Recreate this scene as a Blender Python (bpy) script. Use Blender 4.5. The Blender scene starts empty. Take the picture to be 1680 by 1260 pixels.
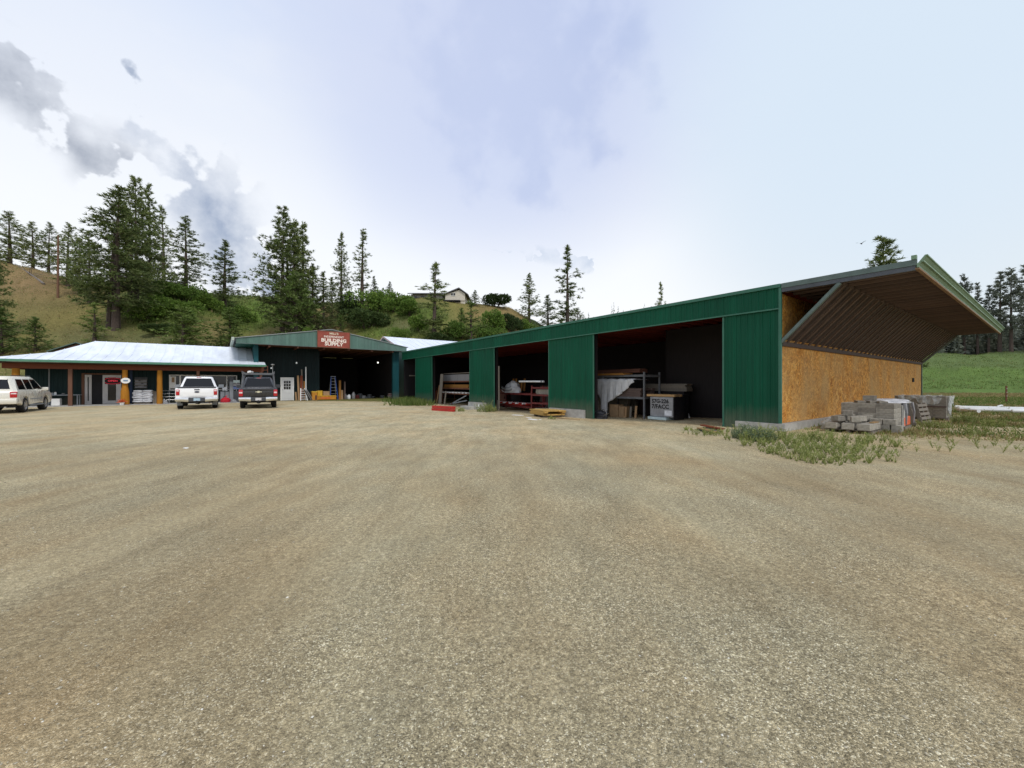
import bpy, bmesh, math, random
from mathutils import Vector, Matrix, noise
R = math.radians
random.seed(11)
S = bpy.context.scene
COL = S.collection
PI = math.pi
F, CX, CY, EYE = 655.0, 840.0, 630.0, 1.5
# yard frame: x (t) runs along the store front, y (s) along the shed front, origin at the shed's near corner
UX, UY = -0.5863, 0.8101
C0 = (8.59, 12.76)
TH = math.atan2(-UX, UY)


def yard(t, s):
    return (C0[0] + UY * t + UX * s, C0[1] - UX * t + UY * s)


def inv(X, Y):
    a, b = X - C0[0], Y - C0[1]
    return (UY * a - UX * b, UX * a + UY * b)


def lerp_tab(tab, x):
    if x <= tab[0][0]:
        return tab[0][1:]
    for a, b in zip(tab, tab[1:]):
        if x <= b[0]:
            f = (x - a[0]) / (b[0] - a[0])
            return tuple(p + (q - p) * f for p, q in zip(a[1:], b[1:]))
    return tab[-1][1:]


def sstep(a, b, x):
    u = max(0.0, min(1.0, (x - a) / (b - a)))
    return u * u * (3 - 2 * u)


HILL = [(-500, 440, 46, 120), (-150, 425, 45, 110), (0, 428, 45, 110), (60, 442, 45, 105), (120, 459, 45, 105), (200, 463, 46, 100),
        (280, 464, 49, 100), (340, 479, 51, 105), (400, 489, 53, 115), (450, 491, 55, 120), (560, 497, 58, 118),
        (640, 493, 62, 114), (700, 489, 63, 110), (765, 496, 64, 110), (830, 503, 66, 115), (860, 520, 68, 120),
        (900, 541, 74, 130), (960, 553, 80, 160), (1050, 560, 80, 170), (1200, 572, 74, 160), (1400, 580, 66, 130),
        (1512, 582, 62, 112), (1600, 579, 62, 110), (1680, 577, 62, 112), (1900, 574, 62, 115), (2400, 574, 62, 115)]
DIP = [(0, 0), (2, .02), (6, .13), (8, .18), (14, .26), (20, .3), (26, .2), (31, .08), (34, 0)]


def G(X, Y):
    """Ground height."""
    z = 0.0
    t, s = inv(X, Y)
    if -1 < s < 35 and -16 < t < 30:
        z -= lerp_tab(DIP, s)[0] * (math.exp(-(t / 6.0) ** 2) if t < 0 else 1.0 - sstep(14, 30, t))
    if Y > 30:
        yr, y0, y1 = lerp_tab(HILL, CX + F * X / Y)
        u = (Y - y0) / (y1 - y0)
        if u > 0:
            zr = EYE + (CY - yr) / F * y1
            if u < 1:
                z += zr * (0.5 * u + 0.5 * (3 * u * u - 2 * u ** 3))
            else:
                z += max(zr * .25, zr - 0.03 * (Y - y1))
            n = noise.noise(Vector((X * .06, Y * .06, 3.1))) + .5 * noise.noise(Vector((X * .15, Y * .15, 7.7)))
            z += n * 0.9 * min(1, u * 4) * (1 if u < 1.2 else .4)
    return z


def hit(px, py, ymax=240):
    """The ground point that the photograph shows at px, py: (X, Y, Z)."""
    k, e = (px - CX) / F, (CY - py) / F
    y, st, best = 1.2, .05, None
    while y < ymax:
        d = G(k * y, y) - (EYE + e * y)
        if best is None or d > best[0]:
            best = (d, y)
        if d >= 0:
            break
        y += st
        st = max(.03, y * .004)
    else:
        y = best[1]
    return (k * y, y, G(k * y, y))


def yhit(px, py):
    X, Y, Z = hit(px, py)
    t, s = inv(X, Y)
    return t, s, Z


def t_at(px, s):
    k = (px - CX) / F
    # C0x + UY t + UX s = k (C0y - UX t + UY s)
    return (k * (C0[1] + UY * s) - C0[0] - UX * s) / (UY + k * UX)


def s_at(px, t):
    k = (px - CX) / F
    return (k * (C0[1] - UX * t) - C0[0] - UY * t) / (UX - k * UY)


def z_at(py, t, s):
    return EYE + (CY - py) / F * yard(t, s)[1]


def link(o, parent=None):
    COL.objects.link(o)
    if parent:
        o.parent = parent
    return o


def tag(o, label=None, cat=None, group=None, kind=None):
    if label and not kind:
        kind = 'thing'
    for k, v in (('label', label), ('category', cat), ('group', group), ('kind', kind)):
        if v:
            o[k] = v
    return o


def thing(name, label, cat, loc, rz=0.0, group=None, base=True):
    """An Empty at a thing's base. loc is (t, s, z) in the yard frame, or world X, Y, Z when base is False."""
    o = bpy.data.objects.new(name, None)
    o.empty_display_size = .2
    link(o)
    if base:
        x, y = yard(loc[0], loc[1])
        o.location = (x, y, loc[2])
        o.rotation_euler = (0, 0, TH + rz)
    else:
        o.location = loc
        o.rotation_euler = (0, 0, rz)
    return tag(o, label, cat, group)


def copy_tree(o, parent=None):
    c = o.copy()
    COL.objects.link(c)
    c.parent = parent
    for ch in list(o.children):
        copy_tree(ch, c)
    return c


class MB:
    """Collects shapes and links them as one mesh object."""

    def __init__(self):
        self.bm = bmesh.new()
        self.mi = 0
        self.M = None

    def face(self, vs):
        vs = [self.bm.verts.new(v) for v in vs]
        f = self.bm.faces.new(vs)
        f.material_index = self.mi
        return f

    def mesh(self, verts, faces):
        vs = [self.bm.verts.new(v) for v in verts]
        for f in faces:
            try:
                self.bm.faces.new([vs[i] for i in f]).material_index = self.mi
            except ValueError:
                pass

    def box(self, x0, x1, y0, y1, z0, z1, M=None, bevel=0):
        vs = [Vector((x, y, z)) for z in (z0, z1) for y in (y0, y1) for x in (x0, x1)]
        if M is not None:
            vs = [M @ v for v in vs]
        fs = [(0, 2, 3, 1), (4, 5, 7, 6), (0, 1, 5, 4), (2, 6, 7, 3), (0, 4, 6, 2), (1, 3, 7, 5)]
        if bevel <= 0:
            self.mesh(vs, fs)
            return
        b2 = bmesh.new()
        w = [b2.verts.new(v) for v in vs]
        for f in fs:
            b2.faces.new([w[i] for i in f])
        bmesh.ops.bevel(b2, geom=list(b2.edges), offset=bevel, segments=2, affect='EDGES', profile=.5)
        self.take(b2)

    def take(self, b2):
        b2.verts.index_update()
        self.mesh([v.co.copy() for v in b2.verts], [[v.index for v in f.verts] for f in b2.faces])
        b2.free()

    def beam(self, p, q, w, h, up=(0, 0, 1), bevel=0):
        """Rectangular bar from p to q, w wide sideways and h high."""
        p, q = Vector(p), Vector(q)
        d = (q - p)
        ln = d.length
        d.normalize()
        x = d.cross(Vector(up))
        if x.length < 1e-4:
            x = Vector((1, 0, 0))
        x.normalize()
        z = x.cross(d)
        M = Matrix((x, d, z)).transposed().to_4x4()
        M.translation = p
        self.box(-w / 2, w / 2, 0, ln, -h / 2, h / 2, M, bevel)

    def tube(self, pts, rs, n=8, caps=True):
        pts = [Vector(p) for p in pts]
        if not isinstance(rs, (list, tuple)):
            rs = [rs] * len(pts)
        rings = []
        for i, p in enumerate(pts):
            a = pts[max(0, i - 1)]
            b = pts[min(len(pts) - 1, i + 1)]
            d = (b - a).normalized()
            x = d.cross(Vector((0, 0, 1)))
            if x.length < .25:
                x = Vector((1, 0, 0)) - d * d.x
            x.normalize()
            y = d.cross(x)
            rings.append([self.bm.verts.new(p + (x * math.cos(2 * PI * k / n) + y * math.sin(2 * PI * k / n)) * rs[i]) for k in range(n)])
        for a, b in zip(rings, rings[1:]):
            for k in range(n):
                self.bm.faces.new((a[k], a[(k + 1) % n], b[(k + 1) % n], b[k])).material_index = self.mi
        if caps:
            self.bm.faces.new(rings[0][::-1]).material_index = self.mi
            self.bm.faces.new(rings[-1]).material_index = self.mi

    def lathe(self, prof, n=24, M=None):
        """prof: (radius, height) about z."""
        M = M or Matrix()
        rings = []
        for r, z in prof:
            rings.append([self.bm.verts.new(M @ Vector((max(r, 1e-4) * math.cos(2 * PI * k / n), max(r, 1e-4) * math.sin(2 * PI * k / n), z))) for k in range(n)])
        for a, b in zip(rings, rings[1:]):
            for k in range(n):
                self.bm.faces.new((a[k], a[(k + 1) % n], b[(k + 1) % n], b[k])).material_index = self.mi

    def prism(self, poly, a, b, ax='x', bevel=0, taper=None):
        """Extrude a 2-D outline from a to b along an axis: x -> outline is (y, z), y -> (x, z), z -> (x, y)."""
        def P(c, u, v):
            return {'x': (c, u, v), 'y': (u, c, v), 'z': (u, v, c)}[ax]
        b2 = bmesh.new()
        A = [b2.verts.new(P(a, *p)) for p in poly]
        B = [b2.verts.new(P(b, *p)) for p in (taper or poly)]
        n = len(poly)
        b2.faces.new(A[::-1])
        b2.faces.new(B)
        for i in range(n):
            b2.faces.new((A[i], A[(i + 1) % n], B[(i + 1) % n], B[i]))
        bmesh.ops.recalc_face_normals(b2, faces=list(b2.faces))
        if bevel:
            ed = [e for e in b2.edges if len(e.link_faces) == 2 and e.calc_face_angle(0) > R(28)]
            bmesh.ops.bevel(b2, geom=ed, offset=bevel, segments=2, affect='EDGES', profile=.5, clamp_overlap=True)
        self.take(b2)

    def loft(self, rings, caps=True):
        rs = [[self.bm.verts.new(p) for p in r] for r in rings]
        n = len(rs[0])
        for a, b in zip(rs, rs[1:]):
            for k in range(n):
                self.bm.faces.new((a[k], a[(k + 1) % n], b[(k + 1) % n], b[k])).material_index = self.mi
        if caps:
            self.bm.faces.new(rs[0][::-1]).material_index = self.mi
            self.bm.faces.new(rs[-1]).material_index = self.mi

    def build(self, name, mats, parent=None, smooth=False, recalc=True, xf=None):
        if recalc:
            bmesh.ops.recalc_face_normals(self.bm, faces=list(self.bm.faces))
        me = bpy.data.meshes.new(name)
        self.bm.to_mesh(me)
        self.bm.free()
        for m in (mats if isinstance(mats, (list, tuple)) else [mats]):
            me.materials.append(m)
        if smooth:
            me.polygons.foreach_set('use_smooth', [True] * len(me.polygons))
            if smooth != 'all':
                me.set_sharp_from_angle(angle=R(40))
        o = bpy.data.objects.new(name, me)
        link(o, parent)
        if xf is not None:
            o.matrix_local = xf
        return o


def raw(name, verts, faces, mat, parent=None):
    me = bpy.data.meshes.new(name)
    me.from_pydata(verts, [], faces)
    me.materials.append(mat)
    o = bpy.data.objects.new(name, me)
    return link(o, parent)


def text_mesh(name, txt, size, mat, parent, M, bold=0.0, ex=.004, align='CENTER', sx=1.0):
    c = bpy.data.curves.new(name, 'FONT')
    c.body = txt
    c.size = size
    c.align_x = align
    c.align_y = 'CENTER'
    c.extrude = ex
    c.offset = bold
    c.resolution_u = 2
    o = bpy.data.objects.new(name, c)
    COL.objects.link(o)
    dg = bpy.context.evaluated_depsgraph_get()
    dg.update()
    me = bpy.data.meshes.new_from_object(o.evaluated_get(dg))
    bpy.data.objects.remove(o)
    me.materials.clear()
    me.materials.append(mat)
    r = bpy.data.objects.new(name, me)
    link(r, parent)
    r.matrix_local = M @ Matrix.Diagonal((sx, 1, 1, 1))
    return r


def ribbed(mb, x0, x1, z0, z1, y=0.0, pitch=.23, rib=.02, ztop=None, th=.03):
    """Ribbed metal sheet in the x-z plane, ribs towards -y. ztop(x) gives a sloped top."""
    zt = ztop or (lambda x: z1)
    xs = [(x0, 0)]
    x = x0 + pitch * .5
    while x < x1 - pitch * .3:
        for dx, d in ((-.03, 0), (-.016, 1), (.016, 1), (.03, 0)):
            xs.append((x + dx, d))
        for q in (1 / 3, 2 / 3):
            xx = x + pitch * q
            if xx + .03 < x1:
                for dx, d in ((-.014, 0), (-.007, .3), (.007, .3), (.014, 0)):
                    xs.append((xx + dx, d))
        x += pitch
    xs = [p for p in xs if p[0] < x1 - .005] + [(x1, 0)]
    b = [mb.bm.verts.new((x, y - rib * d, z0)) for x, d in xs]
    t = [mb.bm.verts.new((x, y - rib * d, zt(x))) for x, d in xs]
    for i in range(len(xs) - 1):
        mb.bm.faces.new((b[i], b[i + 1], t[i + 1], t[i])).material_index = mb.mi
    # plain back, so that the sheet has a body
    mb.mesh([(x0, y + .004, z0), (x1, y + .004, z0), (x1, y + th, z0), (x0, y + th, z0),
             (x0, y + .004, zt(x0)), (x1, y + .004, zt(x1)), (x1, y + th, zt(x1)), (x0, y + th, zt(x0))],
            [(0, 1, 2, 3), (4, 7, 6, 5), (2, 6, 7, 3), (0, 3, 7, 4), (1, 5, 6, 2)])


# ------------------------------------------------------------------ materials
class NT:
    def __init__(self, name):
        self.m = bpy.data.materials.new(name)
        self.m.use_nodes = True
        self.t = self.m.node_tree
        self.b = self.t.nodes['Principled BSDF']

    def n(self, typ, **kw):
        nd = self.t.nodes.new(typ)
        for k, v in kw.items():
            if k in nd.inputs:
                nd.inputs[k].default_value = v
            else:
                setattr(nd, k, v)
        return nd

    def l(self, a, b):
        self.t.links.new(a, b)

    def coord(self, kind='Object', scale=(1, 1, 1), rot=(0, 0, 0)):
        c = self.n('ShaderNodeTexCoord')
        mp = self.n('ShaderNodeMapping')
        mp.inputs['Scale'].default_value = scale
        mp.inputs['Rotation'].default_value = rot
        self.l(c.outputs[kind], mp.inputs['Vector'])
        return mp.outputs[0]

    def world(self, scale=(1, 1, 1), rot=(0, 0, 0)):
        g = self.n('ShaderNodeNewGeometry')
        mp = self.n('ShaderNodeMapping')
        mp.inputs['Scale'].default_value = scale
        mp.inputs['Rotation'].default_value = rot
        self.l(g.outputs['Position'], mp.inputs['Vector'])
        return mp.outputs[0]

    def noise(self, vec, scale, detail=4, rough=.55, out='Fac'):
        nd = self.n('ShaderNodeTexNoise', Scale=scale, Detail=detail, Roughness=rough)
        self.l(vec, nd.inputs['Vector'])
        return nd.outputs[out]

    def ramp(self, fac, stops, interp='LINEAR'):
        nd = self.n('ShaderNodeValToRGB')
        nd.color_ramp.interpolation = interp
        e = nd.color_ramp.elements
        while len(e) < len(stops):
            e.new(.5)
        for el, (p, c) in zip(e, stops):
            el.position = p
            el.color = (*c, 1) if len(c) == 3 else c
        self.l(fac, nd.inputs[0])
        return nd.outputs[0]

    def mix(self, fac, a, b, mode='MIX'):
        nd = self.n('ShaderNodeMix', data_type='RGBA', blend_type=mode)
        for sock, v in ((nd.inputs[0], fac), (nd.inputs[6], a), (nd.inputs[7], b)):
            if hasattr(v, 'links'):
                self.l(v, sock)
            elif isinstance(v, (int, float)):
                sock.default_value = v
            else:
                sock.default_value = (*v, 1) if len(v) == 3 else v
        return nd.outputs[2]

    def math(self, op, a, b=0.0, clamp=False):
        nd = self.n('ShaderNodeMath', operation=op, use_clamp=clamp)
        for sock, v in zip(nd.inputs, (a, b)):
            if hasattr(v, 'links'):
                self.l(v, sock)
            else:
                sock.default_value = v
        return nd.outputs[0]

    def bump(self, h, strength=.3, dist=.02):
        nd = self.n('ShaderNodeBump', Strength=strength, Distance=dist)
        self.l(h, nd.inputs['Height'])
        self.l(nd.outputs[0], self.b.inputs['Normal'])

    def col(self, c):
        if hasattr(c, 'links'):
            self.l(c, self.b.inputs['Base Color'])
        else:
            self.b.inputs['Base Color'].default_value = (*c, 1)

    def set(self, **kw):
        for k, v in kw.items():
            self.b.inputs[k.replace('_', ' ')].default_value = v


def plain(name, c, rough=.6, metal=0.0, var=.25, scale=3.0, bump=0.0, bscale=40.0, coat=0.0, spec=.4, stretch=(1, 1, 1)):
    """A painted or raw surface with slight blotches, wear and relief."""
    t = NT(name)
    v = t.coord('Object', stretch)
    n = t.noise(v, scale, 5, .6)
    lo = tuple(x * (1 - var) for x in c)
    hi = tuple(min(1, x * (1 + var)) for x in c)
    t.col(t.ramp(n, [(.3, lo), (.7, hi)]))
    r = t.ramp(t.noise(v, scale * 2.3, 3), [(.3, (max(0.02, rough - .08),) * 3), (.7, (min(1, rough + .1),) * 3)])
    t.l(r, t.b.inputs['Roughness'])
    t.set(Metallic=metal, Coat_Weight=coat, Specular_IOR_Level=spec)
    if bump:
        t.bump(t.noise(v, bscale, 3), bump, .01)
    return t.m


def wood(name, c, dark=.55, scale=1.0, axis='y', rough=.75):
    """Sawn timber with grain along one axis."""
    t = NT(name)
    st = {'x': (1.2, 22, 22), 'y': (22, 1.2, 22), 'z': (22, 22, 1.2)}[axis]
    v = t.coord('Object', tuple(a * scale for a in st))
    n = t.noise(v, 1.6, 5, .65)
    g = t.noise(t.coord('Object'), 1.3, 3)
    a = t.ramp(n, [(.3, tuple(x * dark for x in c)), (.65, c)])
    oi = t.n('ShaderNodeObjectInfo')
    rnd = t.ramp(oi.outputs['Random'], [(0, (.72, .72, .72)), (1, (1.1, 1.05, 1.0))])
    a = t.mix(1.0, a, rnd, 'MULTIPLY')
    t.col(t.mix(t.math('MULTIPLY', g, .5), a, tuple(x * .6 for x in c)))
    t.set(Roughness=rough, Specular_IOR_Level=.25)
    t.bump(n, .25, .004)
    return t.m


M = {}


def glass(name, c=(.01, .012, .015), rough=.04):
    t = NT(name)
    t.col(c)
    t.set(Roughness=rough, Specular_IOR_Level=.45)
    v = t.coord('Object')
    t.bump(t.noise(v, 2, 2), .03, .02)
    return t.m


def make_materials():
    # green painted ribbed steel, sun-faded and a little dusty near the ground
    def siding(name, c, fade, streak=.5):
        t = NT(name)
        v = t.coord('Object', (1.3, 1.3, .12))
        n = t.noise(v, 3.0, 5, .6)
        n2 = t.noise(t.coord('Object'), .7, 3)
        a = t.ramp(n, [(.32, tuple(x * .82 for x in c)), (.7, tuple(x * 1.14 for x in c))])
        a = t.mix(t.math('MULTIPLY', t.ramp(n2, [(.45, (0,) * 3), (.8, (1,) * 3)]), streak), a, fade)
        # sheets of one cover width differ a little; dust splashed up from the yard
        sx = t.n('ShaderNodeSeparateXYZ')
        t.l(t.coord('Object'), sx.inputs[0])
        wn = t.n('ShaderNodeTexWhiteNoise', noise_dimensions='1D')
        t.l(t.math('FLOOR', t.math('MULTIPLY', sx.outputs[0], 1.087)), wn.inputs['W'])
        a = t.mix(1.0, a, t.ramp(wn.outputs['Value'], [(0, (.86, .88, .88)), (1, (1.12, 1.1, 1.1))]), 'MULTIPLY')
        dz = t.n('ShaderNodeMapRange')
        t.l(t.math('ADD', sx.outputs[2], t.math('MULTIPLY', t.noise(t.coord('Object', (2, 2, .6)), 3, 5, .7), -.7)), dz.inputs[0])
        for i, x in enumerate((.45, -.35, 0, .55)):
            dz.inputs[i + 1].default_value = x
        a = t.mix(dz.outputs[0], a, (.16, .15, .11))
        t.col(a)
        t.set(Roughness=.5, Specular_IOR_Level=.18)
        t.bump(t.noise(t.coord('Object'), 1.1, 2), .1, .03)
        return t.m
    M['green'] = siding('green_steel', (.0005, .078, .039), (.005, .092, .052), .4)
    M['green_old'] = siding('faded_green_steel', (.105, .185, .155), (.155, .215, .195), .7)
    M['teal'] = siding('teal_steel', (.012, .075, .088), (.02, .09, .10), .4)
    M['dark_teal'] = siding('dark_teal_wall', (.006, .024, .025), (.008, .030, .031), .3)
    M['shaded_teal'] = siding('shaded_teal_wall', (.004, .013, .015), (.005, .015, .017), .3)  # darker copy of the wall teal, shade inside the bay put into the colour
    M['green_trim'] = plain('green_trim', (.03, .13, .085), .45, var=.15)
    M['sage_trim'] = plain('sage_trim', (.17, .27, .17), .5, var=.12, scale=1.2)
    M['grey_trim'] = plain('grey_green_trim', (.10, .14, .13), .55, var=.2)
    M['white_roof'] = plain('white_metal_roof', (.72, .76, .82), .42, 0, .13, 1.2, spec=.5, stretch=(1.6, .35, 1))
    M['grey_roof'] = plain('grey_metal_roof', (.30, .32, .32), .5, .3, .1, 1.5)
    M['gutter'] = plain('green_gutter', (.10, .26, .18), .45, var=.1)
    M['concrete'] = plain('concrete', (.40, .39, .36), .9, 0, .22, 4, .5, 60)
    M['block'] = plain('concrete_block', (.33, .305, .255), .95, 0, .3, 9, .8, 90)
    M['block_dark'] = plain('weathered_block', (.235, .215, .18), .95, 0, .3, 9, .8, 90)
    # oriented strand board: overlapping flakes
    t = NT('strand_board')
    a = None
    for i, (sc, rot) in enumerate(((7, .3), (9, 1.5), (12, 2.4))):
        v = t.coord('Object', (1, 2.2, 1.0), (rot, 0, 0))
        vo = t.n('ShaderNodeTexVoronoi', Scale=sc)
        w = t.n('ShaderNodeVectorMath', operation='ADD')
        nz = t.n('ShaderNodeTexNoise', Scale=3.0)
        t.l(v, nz.inputs['Vector'])
        t.l(v, w.inputs[0])
        t.l(nz.outputs['Color'], w.inputs[1])
        t.l(w.outputs[0], vo.inputs['Vector'])
        sp = t.n('ShaderNodeSeparateColor')
        t.l(vo.outputs['Color'], sp.inputs[0])
        c = t.ramp(sp.outputs[0], [(0, (.17, .055, .012)), (.3, (.40, .17, .035)), (.6, (.58, .30, .07)), (.85, (.74, .47, .16)), (1, (.86, .66, .34))])
        a = c if a is None else t.mix(.36, a, c)
        h = vo.outputs['Distance']
    big = t.noise(t.coord('Object', (1, 1, .5)), .8, 4, .6)
    a = t.mix(t.ramp(big, [(.38, (0,) * 3), (.66, (.8,) * 3)]), a, (.47, .34, .20))
    fine = t.noise(t.coord('Object'), 30, 3)
    a = t.mix(.6, a, t.ramp(fine, [(.3, (.6, .6, .6)), (.7, (1.3, 1.25, 1.2))]), 'MULTIPLY')
    a = t.mix(1.0, a, (1.25, 1.07, .70), 'MULTIPLY')
    t.col(a)
    t.set(Roughness=.75, Specular_IOR_Level=.25)
    t.bump(fine, .3, .01)
    M['osb'] = t.m
    M['red_wood'] = wood('red_brown_lumber', (.17, .075, .05), axis='y')
    M['ceiling_red'] = wood('red_stained_joist', (.42, .085, .06), axis='x')
    M['sheathing'] = wood('dark_sheathing', (.14, .10, .088), axis='y', dark=.6)
    M['soffit'] = wood('weathered_soffit_board', (.15, .108, .096), axis='y', dark=.6)
    M['brace'] = wood('brace_lumber', (.155, .108, .085), axis='z', dark=.6)
    M['beam_red'] = wood('stained_beam', (.20, .06, .028), axis='x')
    M['log'] = wood('varnished_log_post', (.46, .20, .02), axis='z', dark=.7)
    M['brown_post'] = wood('brown_post', (.22, .11, .07), axis='z')
    M['lumber'] = wood('fresh_lumber', (.50, .32, .15), axis='y')
    M['lumber_yellow'] = wood('yellow_lumber', (.66, .42, .13), axis='y')
    M['lumber_x'] = wood('fresh_lumber_across', (.50, .32, .15), axis='x')
    M['lumber_z'] = wood('standing_lumber', (.47, .30, .16), axis='z')
    M['lumber_grey'] = wood('weathered_lumber', (.28, .25, .21), axis='z')
    M['lumber_orange'] = wood('orange_lumber', (.44, .21, .05), axis='y')
    M['lumber_red'] = wood('redwood_plank', (.27, .075, .035), axis='z')
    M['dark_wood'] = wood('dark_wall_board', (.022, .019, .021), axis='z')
    M['black_wrap'] = plain('black_plastic_wrap', (.012, .012, .015), .35, 0, .4, 6, .6, 14)
    M['grey_wrap'] = plain('grey_plastic_wrap', (.24, .24, .25), .4, 0, .2, 5, .5, 14)
    M['white_wrap'] = plain('white_plastic_film', (.62, .63, .66), .3, 0, .2, 6, .8, 12)
    M['tarp'] = plain('pale_tarp', (.58, .59, .61), .55, 0, .12, 4, .5, 10)
    M['pale_board'] = plain('pale_skid', (.46, .55, .55), .7, 0, .15, 4)
    M['white'] = plain('white_paint', (.78, .78, .76), .5, 0, .06, 3)
    M['paper'] = plain('white_scrap', (.82, .81, .78), .8, 0, .08, 8)
    M['white_pipe'] = plain('white_pipe', (.80, .82, .83), .35, 0, .05, 2)
    M['rack_grey'] = plain('rack_grey', (.11, .115, .125), .5, 0, .2, 5)
    M['grey_paint'] = plain('grey_paint', (.24, .26, .28), .5, 0, .12, 3)
    M['dark_grey'] = plain('dark_grey_plastic', (.055, .058, .065), .5, 0, .2, 3)
    M['black'] = plain('black_rubber', (.012, .012, .013), .75, 0, .3, 8, .3)
    M['steel'] = plain('bare_steel', (.42, .42, .42), .35, .8, .15, 6)
    M['chrome'] = plain('chrome', (.72, .73, .74), .16, 1.0, .05, 4)
    M['alloy'] = plain('alloy_rim', (.46, .46, .45), .32, .7, .12, 6)
    M['rust'] = plain('rusty_steel', (.17, .07, .04), .8, .2, .35, 7, .4)
    M['red_paint'] = plain('red_paint', (.42, .025, .018), .5, 0, .2, 5)
    M['rack_red'] = plain('red_rack_paint', (.14, .022, .02), .55, 0, .3, 5)
    M['red_plastic'] = plain('red_plastic', (.52, .02, .035), .4, 0, .1, 5)
    M['orange'] = plain('orange_pack', (.62, .12, .04), .6, 0, .15, 7)
    M['yellow'] = plain('yellow_paint', (.60, .36, .03), .5, 0, .15, 5)
    M['amber'] = plain('amber_tool_box', (.52, .22, .02), .5, 0, .2, 5)
    M['blue'] = plain('blue_fibreglass', (.03, .08, .30), .5, 0, .15, 5)
    M['blue_wrap'] = plain('blue_print', (.10, .14, .30), .5, 0, .3, 12)
    M['cardboard'] = plain('cardboard', (.34, .22, .12), .85, 0, .18, 5)
    M['sign_red'] = plain('sign_red', (.27, .058, .036), .6, 0, .2, 4)
    M['sign_text'] = plain('sign_cream', (.85, .76, .66), .6, 0, .08, 6)
    M['sign_text2'] = plain('sign_tan', (.66, .60, .44), .6, 0, .1, 6)
    M['black_ink_and_shade'] = plain('black_ink_and_shade', (.012, .012, .014), .8, 0, .1, 6)
    M['door_white'] = plain('door_white', (.62, .63, .63), .45, 0, .05, 2)
    M['frame_white'] = plain('aluminium_frame', (.46, .45, .44), .45, .2, .08, 3)
    M['glass'] = glass('dark_glass')
    M['car_glass'] = glass('tinted_car_glass', (.005, .006, .007), .08)
    M['car_glass'].node_tree.nodes['Principled BSDF'].inputs['Specular IOR Level'].default_value = .45
    M['pole'] = wood('pole_wood', (.20, .11, .07), axis='z')
    M['house_wall'] = plain('cream_siding', (.60, .55, .46), .7, 0, .06, 2)
    M['house_grey'] = plain('grey_stone_siding', (.30, .29, .27), .85, 0, .25, 3)
    M['house_roof'] = plain('grey_shingle', (.12, .12, .125), .85, 0, .25, 4)
    M['dead_wood'] = plain('dead_wood', (.17, .145, .125), .9, 0, .3, 6)
    # car paints
    M['paint_white'] = plain('white_car_paint', (.88, .88, .88), .25, 0, .03, 1, coat=.6)
    M['paint_grey'] = plain('charcoal_car_paint', (.03, .03, .034), .28, .2, .08, 2, coat=.6)
    M['paint_gold'] = plain('champagne_car_paint', (.72, .69, .60), .28, .15, .04, 2, coat=.6)
    t = NT('tail_light_red')
    t.col(t.ramp(t.noise(t.coord('Object', (9, 9, 9)), 4), [(.35, (.32, .004, .008)), (.7, (.62, .02, .03))]))
    t.set(Roughness=.12, Specular_IOR_Level=.7)
    M['tail'] = t.m
    t = NT('tail_light_clear')
    t.col(t.ramp(t.noise(t.coord('Object'), 30), [(.3, (.6, .45, .45)), (.7, (.85, .75, .75))]))
    t.set(Roughness=.15)
    M['tail_clear'] = t.m
    # lamps that are lit
    for nm, c, e in (('neon', (.75, .03, .06), .35), ('bulb', (1, .95, .85), 2.2), ('bulb_dim', (.8, .85, .85), .25)):
        t = NT(nm + '_glow')
        t.col(c)
        n = t.ramp(t.noise(t.coord('Object'), 5), [(.3, c), (.7, tuple(min(1, x * 1.05) for x in c))])
        t.l(n, t.b.inputs['Emission Color'])
        t.set(Emission_Strength=e)
        M[nm] = t.m
    # clear plastic sheet
    t = NT('clear_plastic_sheet')
    t.col(t.ramp(t.noise(t.coord('Object'), 9, 5), [(.35, (.42, .45, .44)), (.65, (.72, .74, .74))]))
    t.set(Roughness=.25, Specular_IOR_Level=.6, Alpha=.55)
    t.bump(t.noise(t.coord('Object'), 12, 4), .7, .02)
    M['clear'] = t.m

    # foliage: leaf colour differs from spray to spray and from tree to tree
    def leaf(name, cols, objvar=.25, trans=.25):
        t = NT(name)
        g = t.n('ShaderNodeNewGeometry')
        a = t.ramp(g.outputs['Random Per Island'], [(i / (len(cols) - 1), c) for i, c in enumerate(cols)])
        oi = t.n('ShaderNodeObjectInfo')
        r = t.ramp(oi.outputs['Random'], [(0, (1 - objvar, 1 - objvar * .9, 1 - objvar)), (1, (1 + objvar, 1 + objvar * .8, 1 + objvar * .3))])
        a = t.mix(1.0, a, r, 'MULTIPLY')
        t.col(a)
        t.set(Roughness=.7, Specular_IOR_Level=.2)
        tr = t.n('ShaderNodeBsdfTranslucent')
        t.l(a, tr.inputs['Color'])
        mx = t.n('ShaderNodeMixShader', Fac=trans)
        t.l(t.b.outputs[0], mx.inputs[1])
        t.l(tr.outputs[0], mx.inputs[2])
        t.l(mx.outputs[0], t.t.nodes['Material Output'].inputs['Surface'])
        return t.m
    M['needle'] = leaf('pine_needles', [(.055, .088, .03), (.12, .168, .054), (.195, .242, .085), (.29, .32, .145)])
    M['needle_young'] = leaf('young_pine_needles', [(.07, .12, .034), (.12, .185, .048), (.175, .245, .07), (.26, .32, .12)])
    M['needle_veiled'] = leaf('veiled_needles', [(.13, .155, .135), (.18, .205, .17), (.23, .25, .215)])  # lens veil over distant trees mixed into paler, greyer needles
    M['leaf'] = leaf('broad_leaves', [(.06, .12, .022), (.11, .195, .035), (.165, .265, .05), (.23, .32, .08)])
    M['leaf_dark'] = leaf('dark_shrub_leaves', [(.032, .058, .018), (.055, .09, .028), (.085, .12, .04)])
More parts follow.
